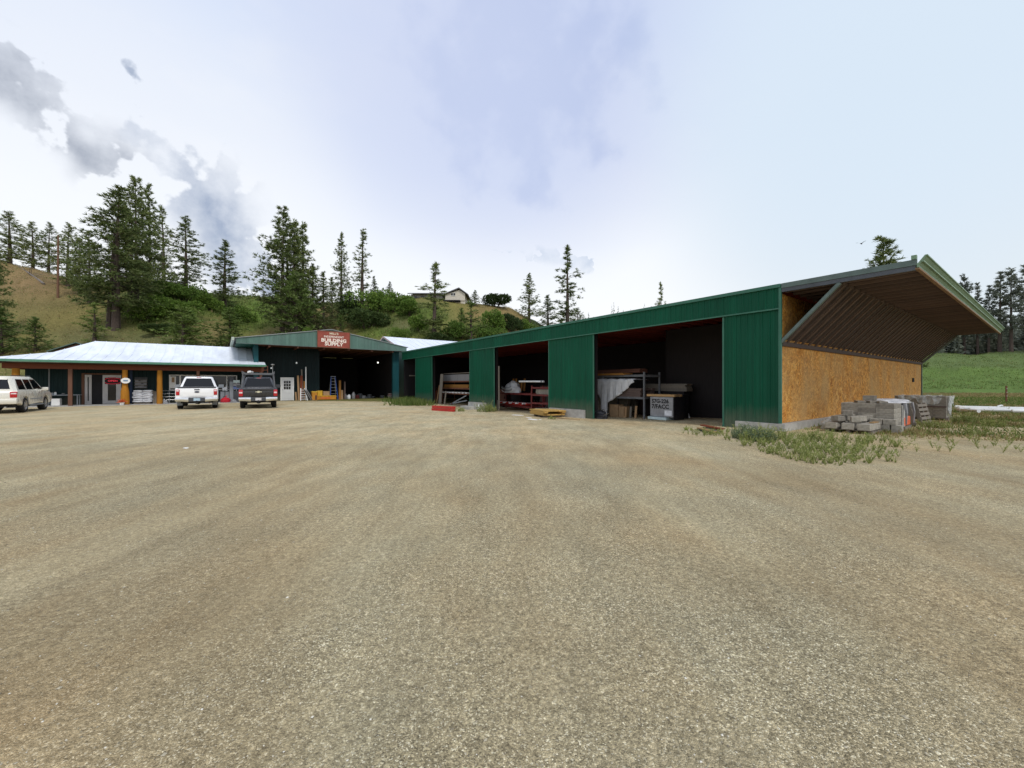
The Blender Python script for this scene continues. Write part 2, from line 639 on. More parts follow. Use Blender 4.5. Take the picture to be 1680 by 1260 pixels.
    M['weed'] = leaf('weed_leaves', [(.15, .20, .06), (.24, .29, .085), (.34, .38, .12), (.44, .42, .20)], .15)
    M['sage_weed'] = leaf('sage_leaves', [(.10, .15, .085), (.16, .21, .12), (.21, .26, .15)], .15)
    M['grass'] = leaf('grass_blades', [(.07, .118, .025), (.10, .155, .035), (.145, .19, .045), (.22, .24, .085)], .1)
    M['dry_grass'] = leaf('dry_grass_blades', [(.20, .16, .07), (.28, .22, .10), (.34, .28, .14), (.22, .22, .08)], .1)
    M['bark'] = plain('pine_bark', (.075, .054, .043), .9, 0, .4, 5, .8, 20, stretch=(3, 3, .6))


make_materials()
# ------------------------------------------------------------------ camera, light, sky
cam = bpy.data.objects.new('camera', bpy.data.cameras.new('camera'))
COL.objects.link(cam)
cam.location = (0, 0, EYE)
cam.rotation_euler = (R(90), 0, 0)
cam.data.sensor_width = 36
cam.data.lens = F / 1680 * 36
cam.data.clip_start = .05
cam.data.clip_end = 6000
S.camera = cam
S.render.resolution_x, S.render.resolution_y = 1024, 768
S.view_settings.view_transform = 'Standard'
S.view_settings.look = 'None'
S.view_settings.exposure = 0.24
S.view_settings.gamma = 1
S.cycles.max_bounces = 6
S.cycles.diffuse_bounces = 3
S.cycles.glossy_bounces = 3
S.cycles.transparent_max_bounces = 8
S.cycles.use_denoising = True

SUN_EL, SUN_AZ = R(52), R(150)          # azimuth clockwise from +Y; a veiled sun behind the camera to the right
sd = Vector((math.sin(SUN_AZ) * math.cos(SUN_EL), math.cos(SUN_AZ) * math.cos(SUN_EL), math.sin(SUN_EL)))
sun = bpy.data.objects.new('sun', bpy.data.lights.new('sun', 'SUN'))
COL.objects.link(sun)
sun.data.energy = 1.5
sun.data.angle = R(12)
sun.data.color = (1, .96, .90)
sun.rotation_euler = (-sd).to_track_quat('-Z', 'Y').to_euler()


def pdir(px, py):
    return Vector(((px - CX) / F, 1, (CY - py) / F)).normalized()


def make_world():
    w = bpy.data.worlds.new('World')
    S.world = w
    w.use_nodes = True
    nt = w.node_tree
    nt.nodes.clear()
    t = NT.__new__(NT)
    t.t = nt
    out = t.n('ShaderNodeOutputWorld')
    sky = t.n('ShaderNodeTexSky', sky_type='NISHITA', sun_disc=False, sun_elevation=SUN_EL, sun_rotation=SUN_AZ)
    bg1 = t.n('ShaderNodeBackground', Strength=.10)
    t.l(sky.outputs[0], bg1.inputs[0])
    tc = t.n('ShaderNodeTexCoord')
    d = tc.outputs['Generated']
    sp = t.n('ShaderNodeSeparateXYZ')
    t.l(d, sp.inputs[0])
    # high overcast: pale towards the horizon, thicker and bluer overhead
    el = sp.outputs[2]
    base = t.ramp(el, [(0, (.86, .875, .89)), (.17, (.90, .91, .92)), (.30, (.80, .85, .93)), (.46, (.64, .72, .88)), (1, (.58, .67, .86))])
    mp = t.n('ShaderNodeMapping')
    mp.inputs['Scale'].default_value = (1, 1, 2.0)
    t.l(d, mp.inputs[0])
    n1 = t.noise(mp.outputs[0], 2.2, 5, .55)
    n2 = t.noise(mp.outputs[0], 6.5, 6, .62)
    base = t.mix(t.ramp(n1, [(.46, (0,) * 3), (.70, (.5,) * 3)]), base, (.90, .90, .90))
    base = t.mix(t.ramp(n2, [(.5, (0,) * 3), (.78, (.22,) * 3)]), base, (.74, .78, .84))
    # warp directions so that the cloud edges fray
    wn = t.noise(d, 12.0, 5, .5, 'Color')
    wv = t.n('ShaderNodeVectorMath', operation='MULTIPLY_ADD')
    t.l(wn, wv.inputs[0])
    wv.inputs[1].default_value = (.10, .10, .10)
    wv.inputs[2].default_value = (-.05, -.05, -.05)
    wd = t.n('ShaderNodeVectorMath', operation='ADD')
    t.l(d, wd.inputs[0])
    t.l(wv.outputs[0], wd.inputs[1])

    def dot(v, c):
        nd = t.n('ShaderNodeVectorMath', operation='DOT_PRODUCT')
        t.l(v, nd.inputs[0])
        nd.inputs[1].default_value = c
        return nd.outputs['Value']

    def mrange(v, a, b, lo=0.0, hi=1.0):
        nd = t.n('ShaderNodeMapRange', interpolation_type='SMOOTHSTEP')
        t.l(v, nd.inputs[0])
        for i, x in enumerate((a, b, lo, hi)):
            nd.inputs[i + 1].default_value = x
        return nd.outputs[0]

    def blob(p, rad, soft, colr, amt, v=None):
        nonlocal base
        m = mrange(dot(v or d, pdir(*p)), math.cos(rad + soft), math.cos(max(0, rad - soft)), 0, amt)
        base = t.mix(m, base, colr)

    def streak(p, q, width, colr, amt, nz):
        nonlocal base
        a, b = pdir(*p), pdir(*q)
        n = a.cross(b).normalized()
        c = (a + b).normalized()
        half = a.angle(b) / 2
        m1 = mrange(t.math('ABSOLUTE', dot(wd.outputs[0], n)), width * 1.15, 0.0)
        m2 = mrange(dot(wd.outputs[0], c), math.cos(half * 1.12), math.cos(half * .7))
        m = t.math('MULTIPLY', t.math('MULTIPLY', m1, m2), amt)
        mn = t.n('ShaderNodeMapping')
        mn.inputs['Location'].default_value = nz
        t.l(d, mn.inputs[0])
        k = t.ramp(t.noise(mn.outputs[0], 9, 6, .6), [(.28, (.1,) * 3), (.62, (1,) * 3)])
        base = t.mix(t.math('MULTIPLY', m, k), base, colr)

    blob((840, 420), .36, .34, (.90, .91, .92), .6)
    blob((860, 70), .26, .26, (.49, .56, .78), .72)
    blob((870, 110), .13, .13, (.38, .46, .70), .5, wd.outputs[0])
    blob((700, 150), .20, .2, (.60, .66, .84), .4)
    blob((1650, 250), .30, .28, (.62, .70, .76), .75)
    blob((1500, 40), .25, .22, (.66, .77, .88), .6)
    blob((200, 350), .25, .2, (.90, .905, .91), .6)
    streak((-70, 65), (215, 295), .060, (.33, .36, .425), .95, (0, 0, 0))
    streak((285, 250), (425, 470), .092, (.34, .40, .52), 1.0, (3, 1, 2))
    streak((862, 424), (922, 426), .022, (.48, .56, .69), .8, (5, 2, 0))
    bg2 = t.n('ShaderNodeBackground', Strength=1.0)
    t.l(base, bg2.inputs[0])
    mx = t.n('ShaderNodeMixShader', Fac=.90)
    t.l(bg1.outputs[0], mx.inputs[1])
    t.l(bg2.outputs[0], mx.inputs[2])
    t.l(mx.outputs[0], out.inputs[0])


make_world()


# ------------------------------------------------------------------ ground
def lin(r, g, b):
    return tuple(((c / 255 + .055) / 1.055) ** 2.4 if c > 10 else c / 3294 for c in (r, g, b))


TAN, OLIVE, GREEN, BRIGHT, BROWN, DULL = (.24, .165, .075), (.16, .15, .05), (.075, .125, .022), (.10, .19, .02), (.22, .135, .075), (.12, .125, .06)
# ground cover patches: where (as seen in the photograph), how large, what grows there
PATCH = [(60, 470, 90, 45, BROWN), (60, 510, 120, 30, OLIVE), (110, 520, 90, 30, (.19, .155, .055)), (20, 450, 80, 25, TAN), (150, 550, 60, 14, DULL),
         (250, 510, 60, 30, GREEN), (300, 480, 60, 20, GREEN), (340, 500, 60, 25, GREEN), (250, 555, 50, 12, DULL), (345, 535, 22, 16, (.20, .15, .07)),
         (425, 510, 25, 18, BRIGHT), (415, 540, 30, 15, GREEN), (445, 548, 40, 9, TAN), (540, 530, 26, 22, (.24, .155, .08)), (560, 545, 22, 10, TAN),
         (600, 530, 40, 20, GREEN), (655, 535, 30, 12, DULL), (660, 548, 36, 6, BRIGHT), (700, 515, 40, 12, GREEN), (752, 505, 26, 14, (.19, .165, .05)),
         (790, 515, 35, 12, TAN), (840, 515, 30, 12, TAN), (865, 535, 25, 8, (.23, .13, .08)), (810, 535, 40, 10, GREEN), (840, 545, 40, 6, TAN)]


def cover(X, Y, Z):
    """Base colour of the ground at a point and how much of it is bare gravel."""
    t, s = inv(X, Y)
    nz = noise.noise(Vector((X * .35, Y * .35, 0)))
    nf = noise.noise(Vector((X * 1.3, Y * 1.3, 5)))
    grav = 1.0
    col = OLIVE
    if Y > 5:
        px, py = CX + F * X / Y, CY - F * (Z - EYE) / Y
    else:
        px, py = 840, 1200
    # field to the right of the shed
    d = max(0, -s - 2.2 + .8 * nz) if t > -2 else 0
    if t > .6 - .5 * nz and s < 1 and Y > 9:
        f = sstep(.2, 2.2, t + nz * 1.2 + nf * .6 + .55 * min(0, s + 2.5))
        dry = sstep(-.15, .35, noise.noise(Vector((X * .22, Y * .5, 9))) + .4 * nf)
        g1 = (.20, .205, .085)
        g2 = (.28, .24, .15)
        col = tuple(a + (b - a) * dry for a, b in zip(g1, g2))
        gm = sstep(-.25, .25, noise.noise(Vector((X * .3, Y * .7, 19))) + .35 * nf + .03 * (13 - t))
        grav = 1 - f * (1 - .75 * gm)
    if t > 22 or Y > 33:
        grav = min(grav, 1 - sstep(33, 38, Y))
    if X > 5 and Y > 26:
        v = sstep(26, 34, Y + 3 * nz)
        c = (.155, .17, .045)
        if Y > 44:
            c = (.225, .205, .125)
        if Y > 62:
            c = (.098, .155, .036)
        if Y > 62 and Z > 5.0:
            c = (.10, .14, .045)
        if Z > 9.6:
            c = (.055, .075, .03)
        c = tuple(x * (1 + .3 * nz + .15 * nf) for x in c)
        col = tuple(a + (b - a) * v for a, b in zip(col, c))
        grav *= (1 - v)
    elif Y > 36 and px < 1150:
        w, acc = .25, [x * .25 for x in OLIVE]
        for a, b, ra, rb, c in PATCH:
            e = ((px - a) / ra) ** 2 + ((py - b) / rb) ** 2
            if e < 9:
                g = math.exp(-e * 1.2) * (1 + .8 * nz) + 1e-4
                w += g
                acc = [p + q * g for p, q in zip(acc, c)]
        col = tuple(max(.01, x / w * (1 + .22 * nf + .2 * nz)) for x in acc)
        grav = min(grav, 1 - sstep(.2, 1.2, Z))
    # grass skirts along the walls
    if -2.2 < t < .8 and 29.5 < s < 34.5:
        grav = min(grav, 1 - .8 * sstep(1.6, .6, abs(t + .6) + .4 * nz))
        col = (.11, .16, .04)
    return col, grav


def make_ground():
    ang = []
    a = -66.0
    while a <= 66:
        ang.append(a)
        a += .33
    ang += list(range(70, 294, 5))
    rad = [0.0]
    r = .5
    while r < 3000:
        rad.append(r)
        r *= 1.034 if r < 260 else 1.12
    na, nr = len(ang), len(rad)
    verts, cols = [], []
    verts.append((0, 0, 0))
    cols.append((.2, .2, .1, 1))
    for r in rad[1:]:
        for a in ang:
            X, Y = r * math.sin(R(a)), r * math.cos(R(a))
            Z = G(X, Y)
            verts.append((X, Y, Z))
            c, g = cover(X, Y, Z)
            cols.append((*c, g))
    faces = []
    for j in range(na):
        faces.append((0, 1 + (j + 1) % na, 1 + j))
    for i in range(nr - 2):
        o, p = 1 + i * na, 1 + (i + 1) * na
        for j in range(na):
            k = (j + 1) % na
            faces.append((o + j, o + k, p + k, p + j))
    t = NT('yard_gravel_and_turf')
    at = t.n('ShaderNodeVertexColor', layer_name='cover')
    w = t.world()
    # crushed stone: single chips, then drifts of browner fines
    nzv = t.n('ShaderNodeTexNoise', Scale=30.0, Detail=2.0)
    t.l(w, nzv.inputs['Vector'])
    wob = t.n('ShaderNodeVectorMath', operation='MULTIPLY_ADD')
    t.l(nzv.outputs['Color'], wob.inputs[0])
    wob.inputs[1].default_value = (.02, .02, .02)
    t.l(w, wob.inputs[2])
    v1 = t.n('ShaderNodeTexVoronoi', Scale=145.0)
    t.l(wob.outputs[0], v1.inputs['Vector'])
    sp = t.n('ShaderNodeSeparateColor')
    t.l(v1.outputs['Color'], sp.inputs[0])
    chip = t.ramp(sp.outputs[0], [(0, (.125, .11, .08)), (.3, (.22, .195, .14)), (.6, (.315, .275, .195)), (.86, (.44, .39, .285)), (1, (.72, .69, .59))])
    v2 = t.n('ShaderNodeTexVoronoi', Scale=62.0)
    t.l(wob.outputs[0], v2.inputs['Vector'])
    sp2 = t.n('ShaderNodeSeparateColor')
    t.l(v2.outputs['Color'], sp2.inputs[0])
    chip2 = t.ramp(sp2.outputs[1], [(0, (.18, .155, .11)), (.5, (.31, .27, .19)), (1, (.47, .41, .30))])
    big_amt = t.ramp(t.noise(t.world((.5, .5, .5)), 1.4, 4), [(.42, (.1,) * 3), (.62, (.65,) * 3)])
    st = t.mix(big_amt, chip, chip2)
    grit = t.noise(w, 190, 2, .7)
    st = t.mix(.9, st, t.ramp(grit, [(.3, (.62, .62, .62)), (.7, (1.40, 1.38, 1.35))]), 'MULTIPLY')
    # brown fines pressed along the wheel tracks
    tr = t.noise(t.world((.36, .11, .3), (0, 0, R(-14))), 1.0, 4, .55)
    tr2 = t.noise(t.world((.62, .12, .3), (0, 0, R(10))), 1.0, 5, .6)
    fines = t.mix(grit, (.215, .155, .092), (.36, .275, .17))
    st = t.mix(t.ramp(tr, [(.46, (0,) * 3), (.68, (.6,) * 3)]), st, fines)
    pale = t.mix(grit, (.33, .29, .205), (.54, .48, .35))
    st = t.mix(t.ramp(tr2, [(.5, (0,) * 3), (.70, (.42,) * 3)]), st, pale)
    sepp = t.n('ShaderNodeSeparateXYZ')
    t.l(w, sepp.inputs[0])
    # the gravel blends into a paler sand colour away from the camera
    far = t.n('ShaderNodeMapRange', interpolation_type='SMOOTHSTEP')
    t.l(sepp.outputs[1], far.inputs[0])
    for i, x in enumerate((5.0, 14.0, 0.0, .38)):
        far.inputs[i + 1].default_value = x
    sand = t.mix(t.ramp(t.noise(t.world((1, .8, 1)), 7.0, 8, .8), [(.36, (0,) * 3), (.64, (1,) * 3)]), (.27, .235, .17), (.76, .67, .49))
    st = t.mix(far.outputs[0], st, sand)
    sk = t.noise(t.world((1.3, .35, 1), (0, 0, R(-30))), 2.0, 6, .66)
    st = t.mix(.5, st, t.ramp(sk, [(.36, (.80, .79, .77)), (.64, (1.24, 1.23, 1.21))]), 'MULTIPLY')
    md = t.noise(w, 22, 8, .85)
    st = t.mix(.9, st, t.ramp(md, [(.36, (.56, .55, .54)), (.64, (1.40, 1.39, 1.37))]), 'MULTIPLY')
    cl = t.noise(t.world(), .55, 4)
    st = t.mix(.55, st, t.ramp(cl, [(.35, (1.0, 1.0, .99)), (.65, (1.42, 1.41, 1.40))]), 'MULTIPLY')
    # turf
    tn = t.noise(w, 3.5, 6, .7)
    tf = t.noise(w, 22, 3, .7)
    turf = t.mix(.9, at.outputs['Color'], t.ramp(tn, [(.3, (.55, .6, .5)), (.7, (1.4, 1.35, 1.3))]), 'MULTIPLY')
    turf = t.mix(.7, turf, t.ramp(tf, [(.3, (.65, .65, .65)), (.7, (1.3, 1.3, 1.3))]), 'MULTIPLY')
    edge = t.math('ADD', at.outputs['Alpha'], t.math('MULTIPLY', t.math('SUBTRACT', t.noise(w, 5, 5, .7), .5), 1.1))
    m = t.ramp(edge, [(.38, (0,) * 3), (.6, (1,) * 3)])
    hue = t.noise(t.world((.55, .3, .3), (0, 0, R(-20))), .9, 4, .6)
    st = t.mix(1.0, st, t.ramp(hue, [(.36, (1.05, 1.055, .955)), (.5, (1.10, 1.06, .915)), (.66, (1.10, .99, .80))]), 'MULTIPLY')
    t.col(t.mix(m, turf, st))
    t.set(Roughness=.95, Specular_IOR_Level=.15)
    hh = t.math('ADD', t.math('MULTIPLY', v1.outputs['Distance'], -.9), t.math('MULTIPLY', v2.outputs['Distance'], -.7))
    hh = t.math('ADD', hh, t.math('MULTIPLY', grit, .6))
    t.bump(hh, .75, .012)
    o = raw('ground', verts, faces, t.m)
    ca = o.data.color_attributes.new('cover', 'FLOAT_COLOR', 'POINT')
    ca.data.foreach_set('color', [x for c in cols for x in c])
    o.data.polygons.foreach_set('use_smooth', [True] * len(faces))
    tag(o, kind='structure')


make_ground()


def make_stones():
    """Loose stones lying on the yard."""
    rng = random.Random(5)
    verts, faces = [], []
    base = [(1, 0, 0), (-1, 0, 0), (0, 1, 0), (0, -1, 0), (0, 0, 1), (0, 0, -1)]
    fs = [(0, 2, 4), (2, 1, 4), (1, 3, 4), (3, 0, 4), (2, 0, 5), (1, 2, 5), (3, 1, 5), (0, 3, 5)]
    for i in range(15000):
        y = 1.2 + 13 * rng.random() ** 1.8
        x = rng.uniform(-1.45, 1.45) * y
        if x > 4 and y > 10.5:
            continue
        r = rng.uniform(.0018, .0045) * (1 + .09 * y)
        if rng.random() < .03:
            r *= 1.9
        sc = (r * rng.uniform(.7, 1.5), r * rng.uniform(.7, 1.3), r * rng.uniform(.45, .8))
        c, s_ = math.cos(rng.random() * 6.3), math.sin(rng.random() * 6.3)
        n = len(verts)
        z = G(x, y)
        for b in base:
            p = [b[q] * sc[q] * rng.uniform(.75, 1.2) for q in range(3)]
            verts.append((x + p[0] * c - p[1] * s_, y + p[0] * s_ + p[1] * c, z + p[2] + r * .2))
        faces += [tuple(n + k for k in f) for f in fs]
    t = NT('loose_stone')
    g = t.n('ShaderNodeNewGeometry')
    a = t.ramp(g.outputs['Random Per Island'], [(0, (.16, .138, .10)), (.5, (.33, .29, .20)), (.85, (.50, .45, .34)), (1, (.72, .69, .60))])
    t.col(t.mix(.6, a, t.ramp(t.noise(t.world(), 160, 2), [(.3, (.7,) * 3), (.7, (1.25,) * 3)]), 'MULTIPLY'))
    t.set(Roughness=.95, Specular_IOR_Level=.15)
    tag(raw('gravel', verts, faces, t.m), kind='stuff')


make_stones()
# ------------------------------------------------------------------ buildings
RZ90 = Matrix.Rotation(R(-90), 4, 'Z')      # sheet in x-z -> sheet along s facing -t; a = -s


def solid_poly(mb, pts, th):
    """A roof plane with thickness straight down."""
    n = len(pts)
    lo = [(p[0], p[1], p[2] - th) for p in pts]
    mb.mesh(list(pts) + lo, [tuple(range(n)), tuple(range(2 * n - 1, n - 1, -1))] + [(i, n + i, n + (i + 1) % n, (i + 1) % n) for i in range(n)])


def lumber_shed():
    b = thing('lumber_shed', 'long dark green open-fronted shed with bare strand board end wall and overhanging roof', 'shed', (0, 0, 0))
    ZF0, ZF1 = 3.9, 4.6
    for s0, s1, c0 in ((0.03, 1.8, 1.36), (7.95, 11.19, 8.47), (16.63, 19.83, 17.6), (26.26, 29.85, None)):
        m = MB()
        if c0 is None:
            ribbed(m, -s1, -s0, -.35, ZF0)
        else:
            ribbed(m, -s1, -c0 - .002, .23, ZF0)
            q = (-c0, -s0) if s0 < 1 else (-c0, -s0)
        o = m.build('wall_panel', M['green'], b, xf=RZ90)
        if c0 is not None:
            m = MB()
            if s0 < 1:      # concrete on the corner side, door jamb towards the bay
                m2 = MB()
                ribbed(m2, -c0, -s0, .23, ZF0)
                m2.build('wall_panel', M['green'], b, xf=RZ90)
                bpy.data.objects.remove(o)
                ribbed(m, -s1, -c0 - .002, -.25, ZF0, y=-.012)
                m.build('door_jamb', M['green'], b, xf=RZ90)
            else:
                ribbed(m, -c0, -s0, -.4, ZF0, y=-.012)
                m.build('door_jamb', M['green'], b, xf=RZ90)
        for e in (s0, s1):
            m = MB()
            m.box(-.03, .012, e - .03, e + .03, .24 if s0 < 1 and e == s0 else -.35, ZF0 - .02)
            m.build('edge_trim', M['green_trim'], b)
    m = MB()
    m.box(-.10, .5, .02, 1.36, -.4, .225)
    m.build('footing', M['concrete'], b)
    m = MB()
    m.box(-.10, .25, 8.48, 11.1, -.6, .215)
    m.build('footing', M['concrete'], b)
    m = MB()
    m.box(-.10, .25, 17.62, 19.9, -.7, .215)
    m.build('footing', M['concrete'], b)
    m = MB()
    m.box(-.14, 21.6, -.16, .018, -.45, .235)
    m.build('foundation', M['concrete'], b)
    m = MB()
    ribbed(m, -33.2, -.02, ZF0 + .03, ZF1, y=-.05)
    m.build('fascia', M['green'], b, xf=RZ90)
    m = MB()
    m.box(-.12, .02, -.03, 33.2, ZF1 - .02, ZF1 + .09)
    m.box(-.085, -.03, .0, 33.2, ZF0 - .015, ZF0 + .03)
    m.box(-.09, -.008, -.045, .03, .24, ZF1 - .022)
    m.build('fascia_trim', M['green_trim'], b)
    # end wall of strand board sheets
    m = MB()
    t = .02
    while t < 21.5:
        m.box(t, min(t + 2.436, 21.52), .02, .06, .24, 2.82)
        m.box(t + (.0 if int(t) % 2 else .004), min(t + 2.436, 21.52), .022, .06, 2.826, 4.40)
        t += 2.44
    m.build('end_wall', M['osb'], b)
    m = MB()
    m.box(21.52, 21.64, -.03, .08, .24, 4.4)
    m.build('corner_trim', M['grey_trim'], b)
    m = MB()
    m.box(19.0, 19.3, -.03, .02, 1.62, 1.86)
    m.build('vent', M['black'], b)
    m = MB()
    m.box(.0, 21.5, -.06, .02, 2.72, 2.86)
    m.build('ledger', M['soffit'], b)
    # roof
    m = MB()
    m.box(-.04, 22.4, .03, 33.2, 4.55, 4.60)
    m.build('roof_deck', M['ceiling_red'], b)
    m = MB()
    m.box(-.04, 22.4, -3.10, .026, 4.55, 4.60)
    m.build('soffit_deck', M['soffit'], b)
    m = MB()
    m.box(-.06, 22.45, -3.06, 33.25, 4.604, 4.66)
    m.build('roof', M['grey_roof'], b)
    m = MB()
    m.box(-.022, .022, -3.08, -.02, 4.455, 4.545)
    j0 = m.build('soffit_joist', wood('soffit_joist_lumber', (.235, .172, .15), axis='y', dark=.6), b)
    j0.location.x = .35
    for i in range(1, 36):
        c = j0.copy()
        COL.objects.link(c)
        c.location.x = .35 + i * .61
    m = MB()
    m.beam((0, -.07, 2.86), (0, -1.52, 4.40), .045, .13, up=(1, 0, 0))
    r0 = m.build('brace', M['brace'], b)
    r0.location.x = .35
    for i in range(1, 36):
        c = r0.copy()
        COL.objects.link(c)
        c.location.x = .35 + i * .61
    m = MB()
    solid_poly(m, [(.2, -.0, 2.97), (21.5, -.0, 2.97), (21.5, -1.48, 4.52), (.2, -1.48, 4.52)], .025)
    m.build('brace_sheathing', M['sheathing'], b)
    for t0 in (-.02, 21.52):
        m = MB()
        m.beam((t0, -.02, 2.83), (t0, -1.52, 4.42), .09, .11, up=(1, 0, 0))
        m.build('end_brace', M['grey_trim'], b)
    m = MB()
    m.box(-.075, -.002, -3.08, -.05, 4.42, 4.54)
    m.build('end_rafter', plain('slate_paint', (.075, .085, .10), .6, var=.2), b)
    m = MB()
    m.box(-.095, -.0, -3.10, -.05, 4.542, 4.69)
    m.build('rake_trim', M['grey_trim'], b)
    m = MB()
    m.prism([(-3.102, 4.475), (-3.14, 4.475), (-3.14, 4.53), (-3.27, 4.735), (-3.30, 4.735), (-3.30, 4.765), (-3.25, 4.765), (-3.12, 4.58), (-3.102, 4.58)], -.10, 22.5, 'x')
    m.box(-.11, .0, -3.10, -3.0, 4.695, 4.80)
    m.box(-.10, 22.5, -3.235, -3.195, 4.60, 4.63)
    m.build('gutter', M['sage_trim'], b)
    m = MB()
    m.box(-.08, 22.4, -3.15, -3.07, 4.43, 4.472)
    m.build('drip_edge', wood('edge_board', (.30, .19, .11), axis='x'), b)
    # inside
    m = MB()
    m.box(.2, 21, -.022, .022, 4.27, 4.545)
    j0 = m.build('ceiling_joist', M['ceiling_red'], b)
    j0.location.y = .5
    for i in range(1, 53):
        c = j0.copy()
        COL.objects.link(c)
        c.location.y = .5 + i * .61
    m = MB()
    m.box(-.06, .06, -.045, .045, 0, .05)
    p0 = m.build('nail_plate', M['frame_white'], b)
    for i in range(53):
        c = p0 if i == 0 else p0.copy()
        if i:
            COL.objects.link(c)
        c.location = (.75 + .25 * (i % 2), .5 + i * .61, 4.205)
    m = MB()
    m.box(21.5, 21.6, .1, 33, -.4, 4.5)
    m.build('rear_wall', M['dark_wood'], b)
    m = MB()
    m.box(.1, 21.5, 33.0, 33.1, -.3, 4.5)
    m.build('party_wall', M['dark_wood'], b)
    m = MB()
    m.box(8.6, 8.7, .1, 33, -.4, 4.25)  # added near-black wall that keeps the depth of the bays dark
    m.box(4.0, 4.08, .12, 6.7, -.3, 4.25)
    m.build('partition_and_dark_backing', M['dark_wood'], b)
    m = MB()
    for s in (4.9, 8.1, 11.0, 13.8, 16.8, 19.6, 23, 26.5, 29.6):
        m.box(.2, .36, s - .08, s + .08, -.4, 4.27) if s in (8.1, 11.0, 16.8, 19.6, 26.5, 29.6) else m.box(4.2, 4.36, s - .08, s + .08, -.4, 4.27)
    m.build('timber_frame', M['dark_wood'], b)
    return b


def equipment_bay():
    b = thing('equipment_bay', 'wide open gable-fronted bay with faded green fascia between porch and long shed', 'building', (0, 0, 0))
    TP, ZP, ZE = -6.55, 6.38, 5.2
    tl, tr = -13.62, .52

    def zt(x):
        return ZP - (ZP - ZE) * (abs(x - TP) / (TP - tl if x < TP else tr - TP))
    m = MB()
    ribbed(m, tl + .02, tr - .02, 4.8, 5.2, y=33.4, pitch=.3, ztop=zt)
    m.build('fascia', M['green_old'], b)
    m = MB()
    m.box(tl, tr, 33.36, 33.42, 4.755, 4.80)
    m.build('fascia_trim', M['grey_trim'], b)
    m = MB()
    sl = 33.32
    solid_poly(m, [(tl - .12, sl, ZE + .0), (TP, sl, ZP + .06), (TP, 49, ZP + .06), (tl - .12, 49, ZE + .0)], .05)
    solid_poly(m, [(TP + .002, sl, ZP + .06), (tr + .12, sl, ZE), (tr + .12, 49, ZE), (TP + .002, 49, ZP + .06)], .05)
    m.build('roof', M['grey_roof'], b)
    m = MB()
    m.prism([(tl - .25, ZE - .22), (tl - .10, ZE - .22), (tl - .10, ZE + .03), (tl - .28, ZE + .03)], 33.2, 49, 'y')
    m.build('eave_gutter', plain('pale_eave_gutter', (.44, .50, .43), .5, var=.1), b)
    # soffit of the overhang and the ceiling behind it
    m = MB()
    m.box(tl + .03, -12.32, 33.42, 48.9, 4.80, 4.84)
    m.build('soffit', M['green'], b)
    m = MB()
    m.box(-12.3, tr - .05, 33.43, 48.8, 4.80, 4.86)
    m.build('ceiling', M['red_wood'], b)
    m = MB()
    for x in (-11.3, -9.2, -7.1, -5.0, -2.9, -.9):
        m.box(x - .07, x + .07, 33.45, 48, 4.60, 4.798)
    m.build('ceiling_beams', M['red_wood'], b)
    m = MB()
    ribbed(m, -48.9, -34.4, -.1, 4.79, y=-12.3)
    m.build('side_wall', M['teal'], b, xf=RZ90)
    m = MB()
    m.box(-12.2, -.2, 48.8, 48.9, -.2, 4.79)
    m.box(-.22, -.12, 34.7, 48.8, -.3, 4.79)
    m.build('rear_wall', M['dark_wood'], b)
    m = MB()
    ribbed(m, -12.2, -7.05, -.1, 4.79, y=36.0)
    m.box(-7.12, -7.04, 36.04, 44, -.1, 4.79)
    m.build('inner_wall', M['shaded_teal'], b)
    for x0, x1 in ((-12.36, -12.05), (-.62, -.02)):
        m = MB()
        m.box(x0, x1, 34.2, 34.5, -.25, 4.79)
        m.box(x0 + .33 if x1 > -1 else x0 - .02, x1 + .02 if x1 > -1 else x1, 34.17, 34.2, -.25, 4.79)
        m.build('corner_post', M['teal'], b)
    # door in the inner wall
    t0, t1 = t_at(460, 35.95), t_at(482, 35.95)
    m = MB()
    m.box(t0 + .07, t1 - .07, 35.90, 35.945, .02, 2.02)
    m.box(t0 + .22, t1 - .22, 35.885, 35.9, .2, .55)
    m.box(t0 + .22, t1 - .22, 35.885, 35.9, .62, .88)
    d = m.build('door', M['door_white'], b)
    m = MB()
    m.box(t0, t0 + .07, 35.88, 35.95, 0, 2.09)
    m.box(t1 - .07, t1, 35.88, 35.95, 0, 2.09)
    m.box(t0 + .07, t1 - .07, 35.88, 35.95, 2.02, 2.09)
    m.build('door_frame', M['white'], d)
    m = MB()
    for i in range(3):
        for j in range(3):
            a = t0 + .25 + i * (t1 - t0 - .5) / 3
            m.box(a + .015, a + (t1 - t0 - .5) / 3 - .015, 35.887, 35.9, 1.02 + j * .27, 1.25 + j * .27)
    m.build('door_window', M['glass'], d)
    m = MB()
    m.tube([(t0 + .17, 35.9, 1.0), (t0 + .17, 35.82, 1.0)], .03)
    m.build('handle', M['steel'], d)
    return b


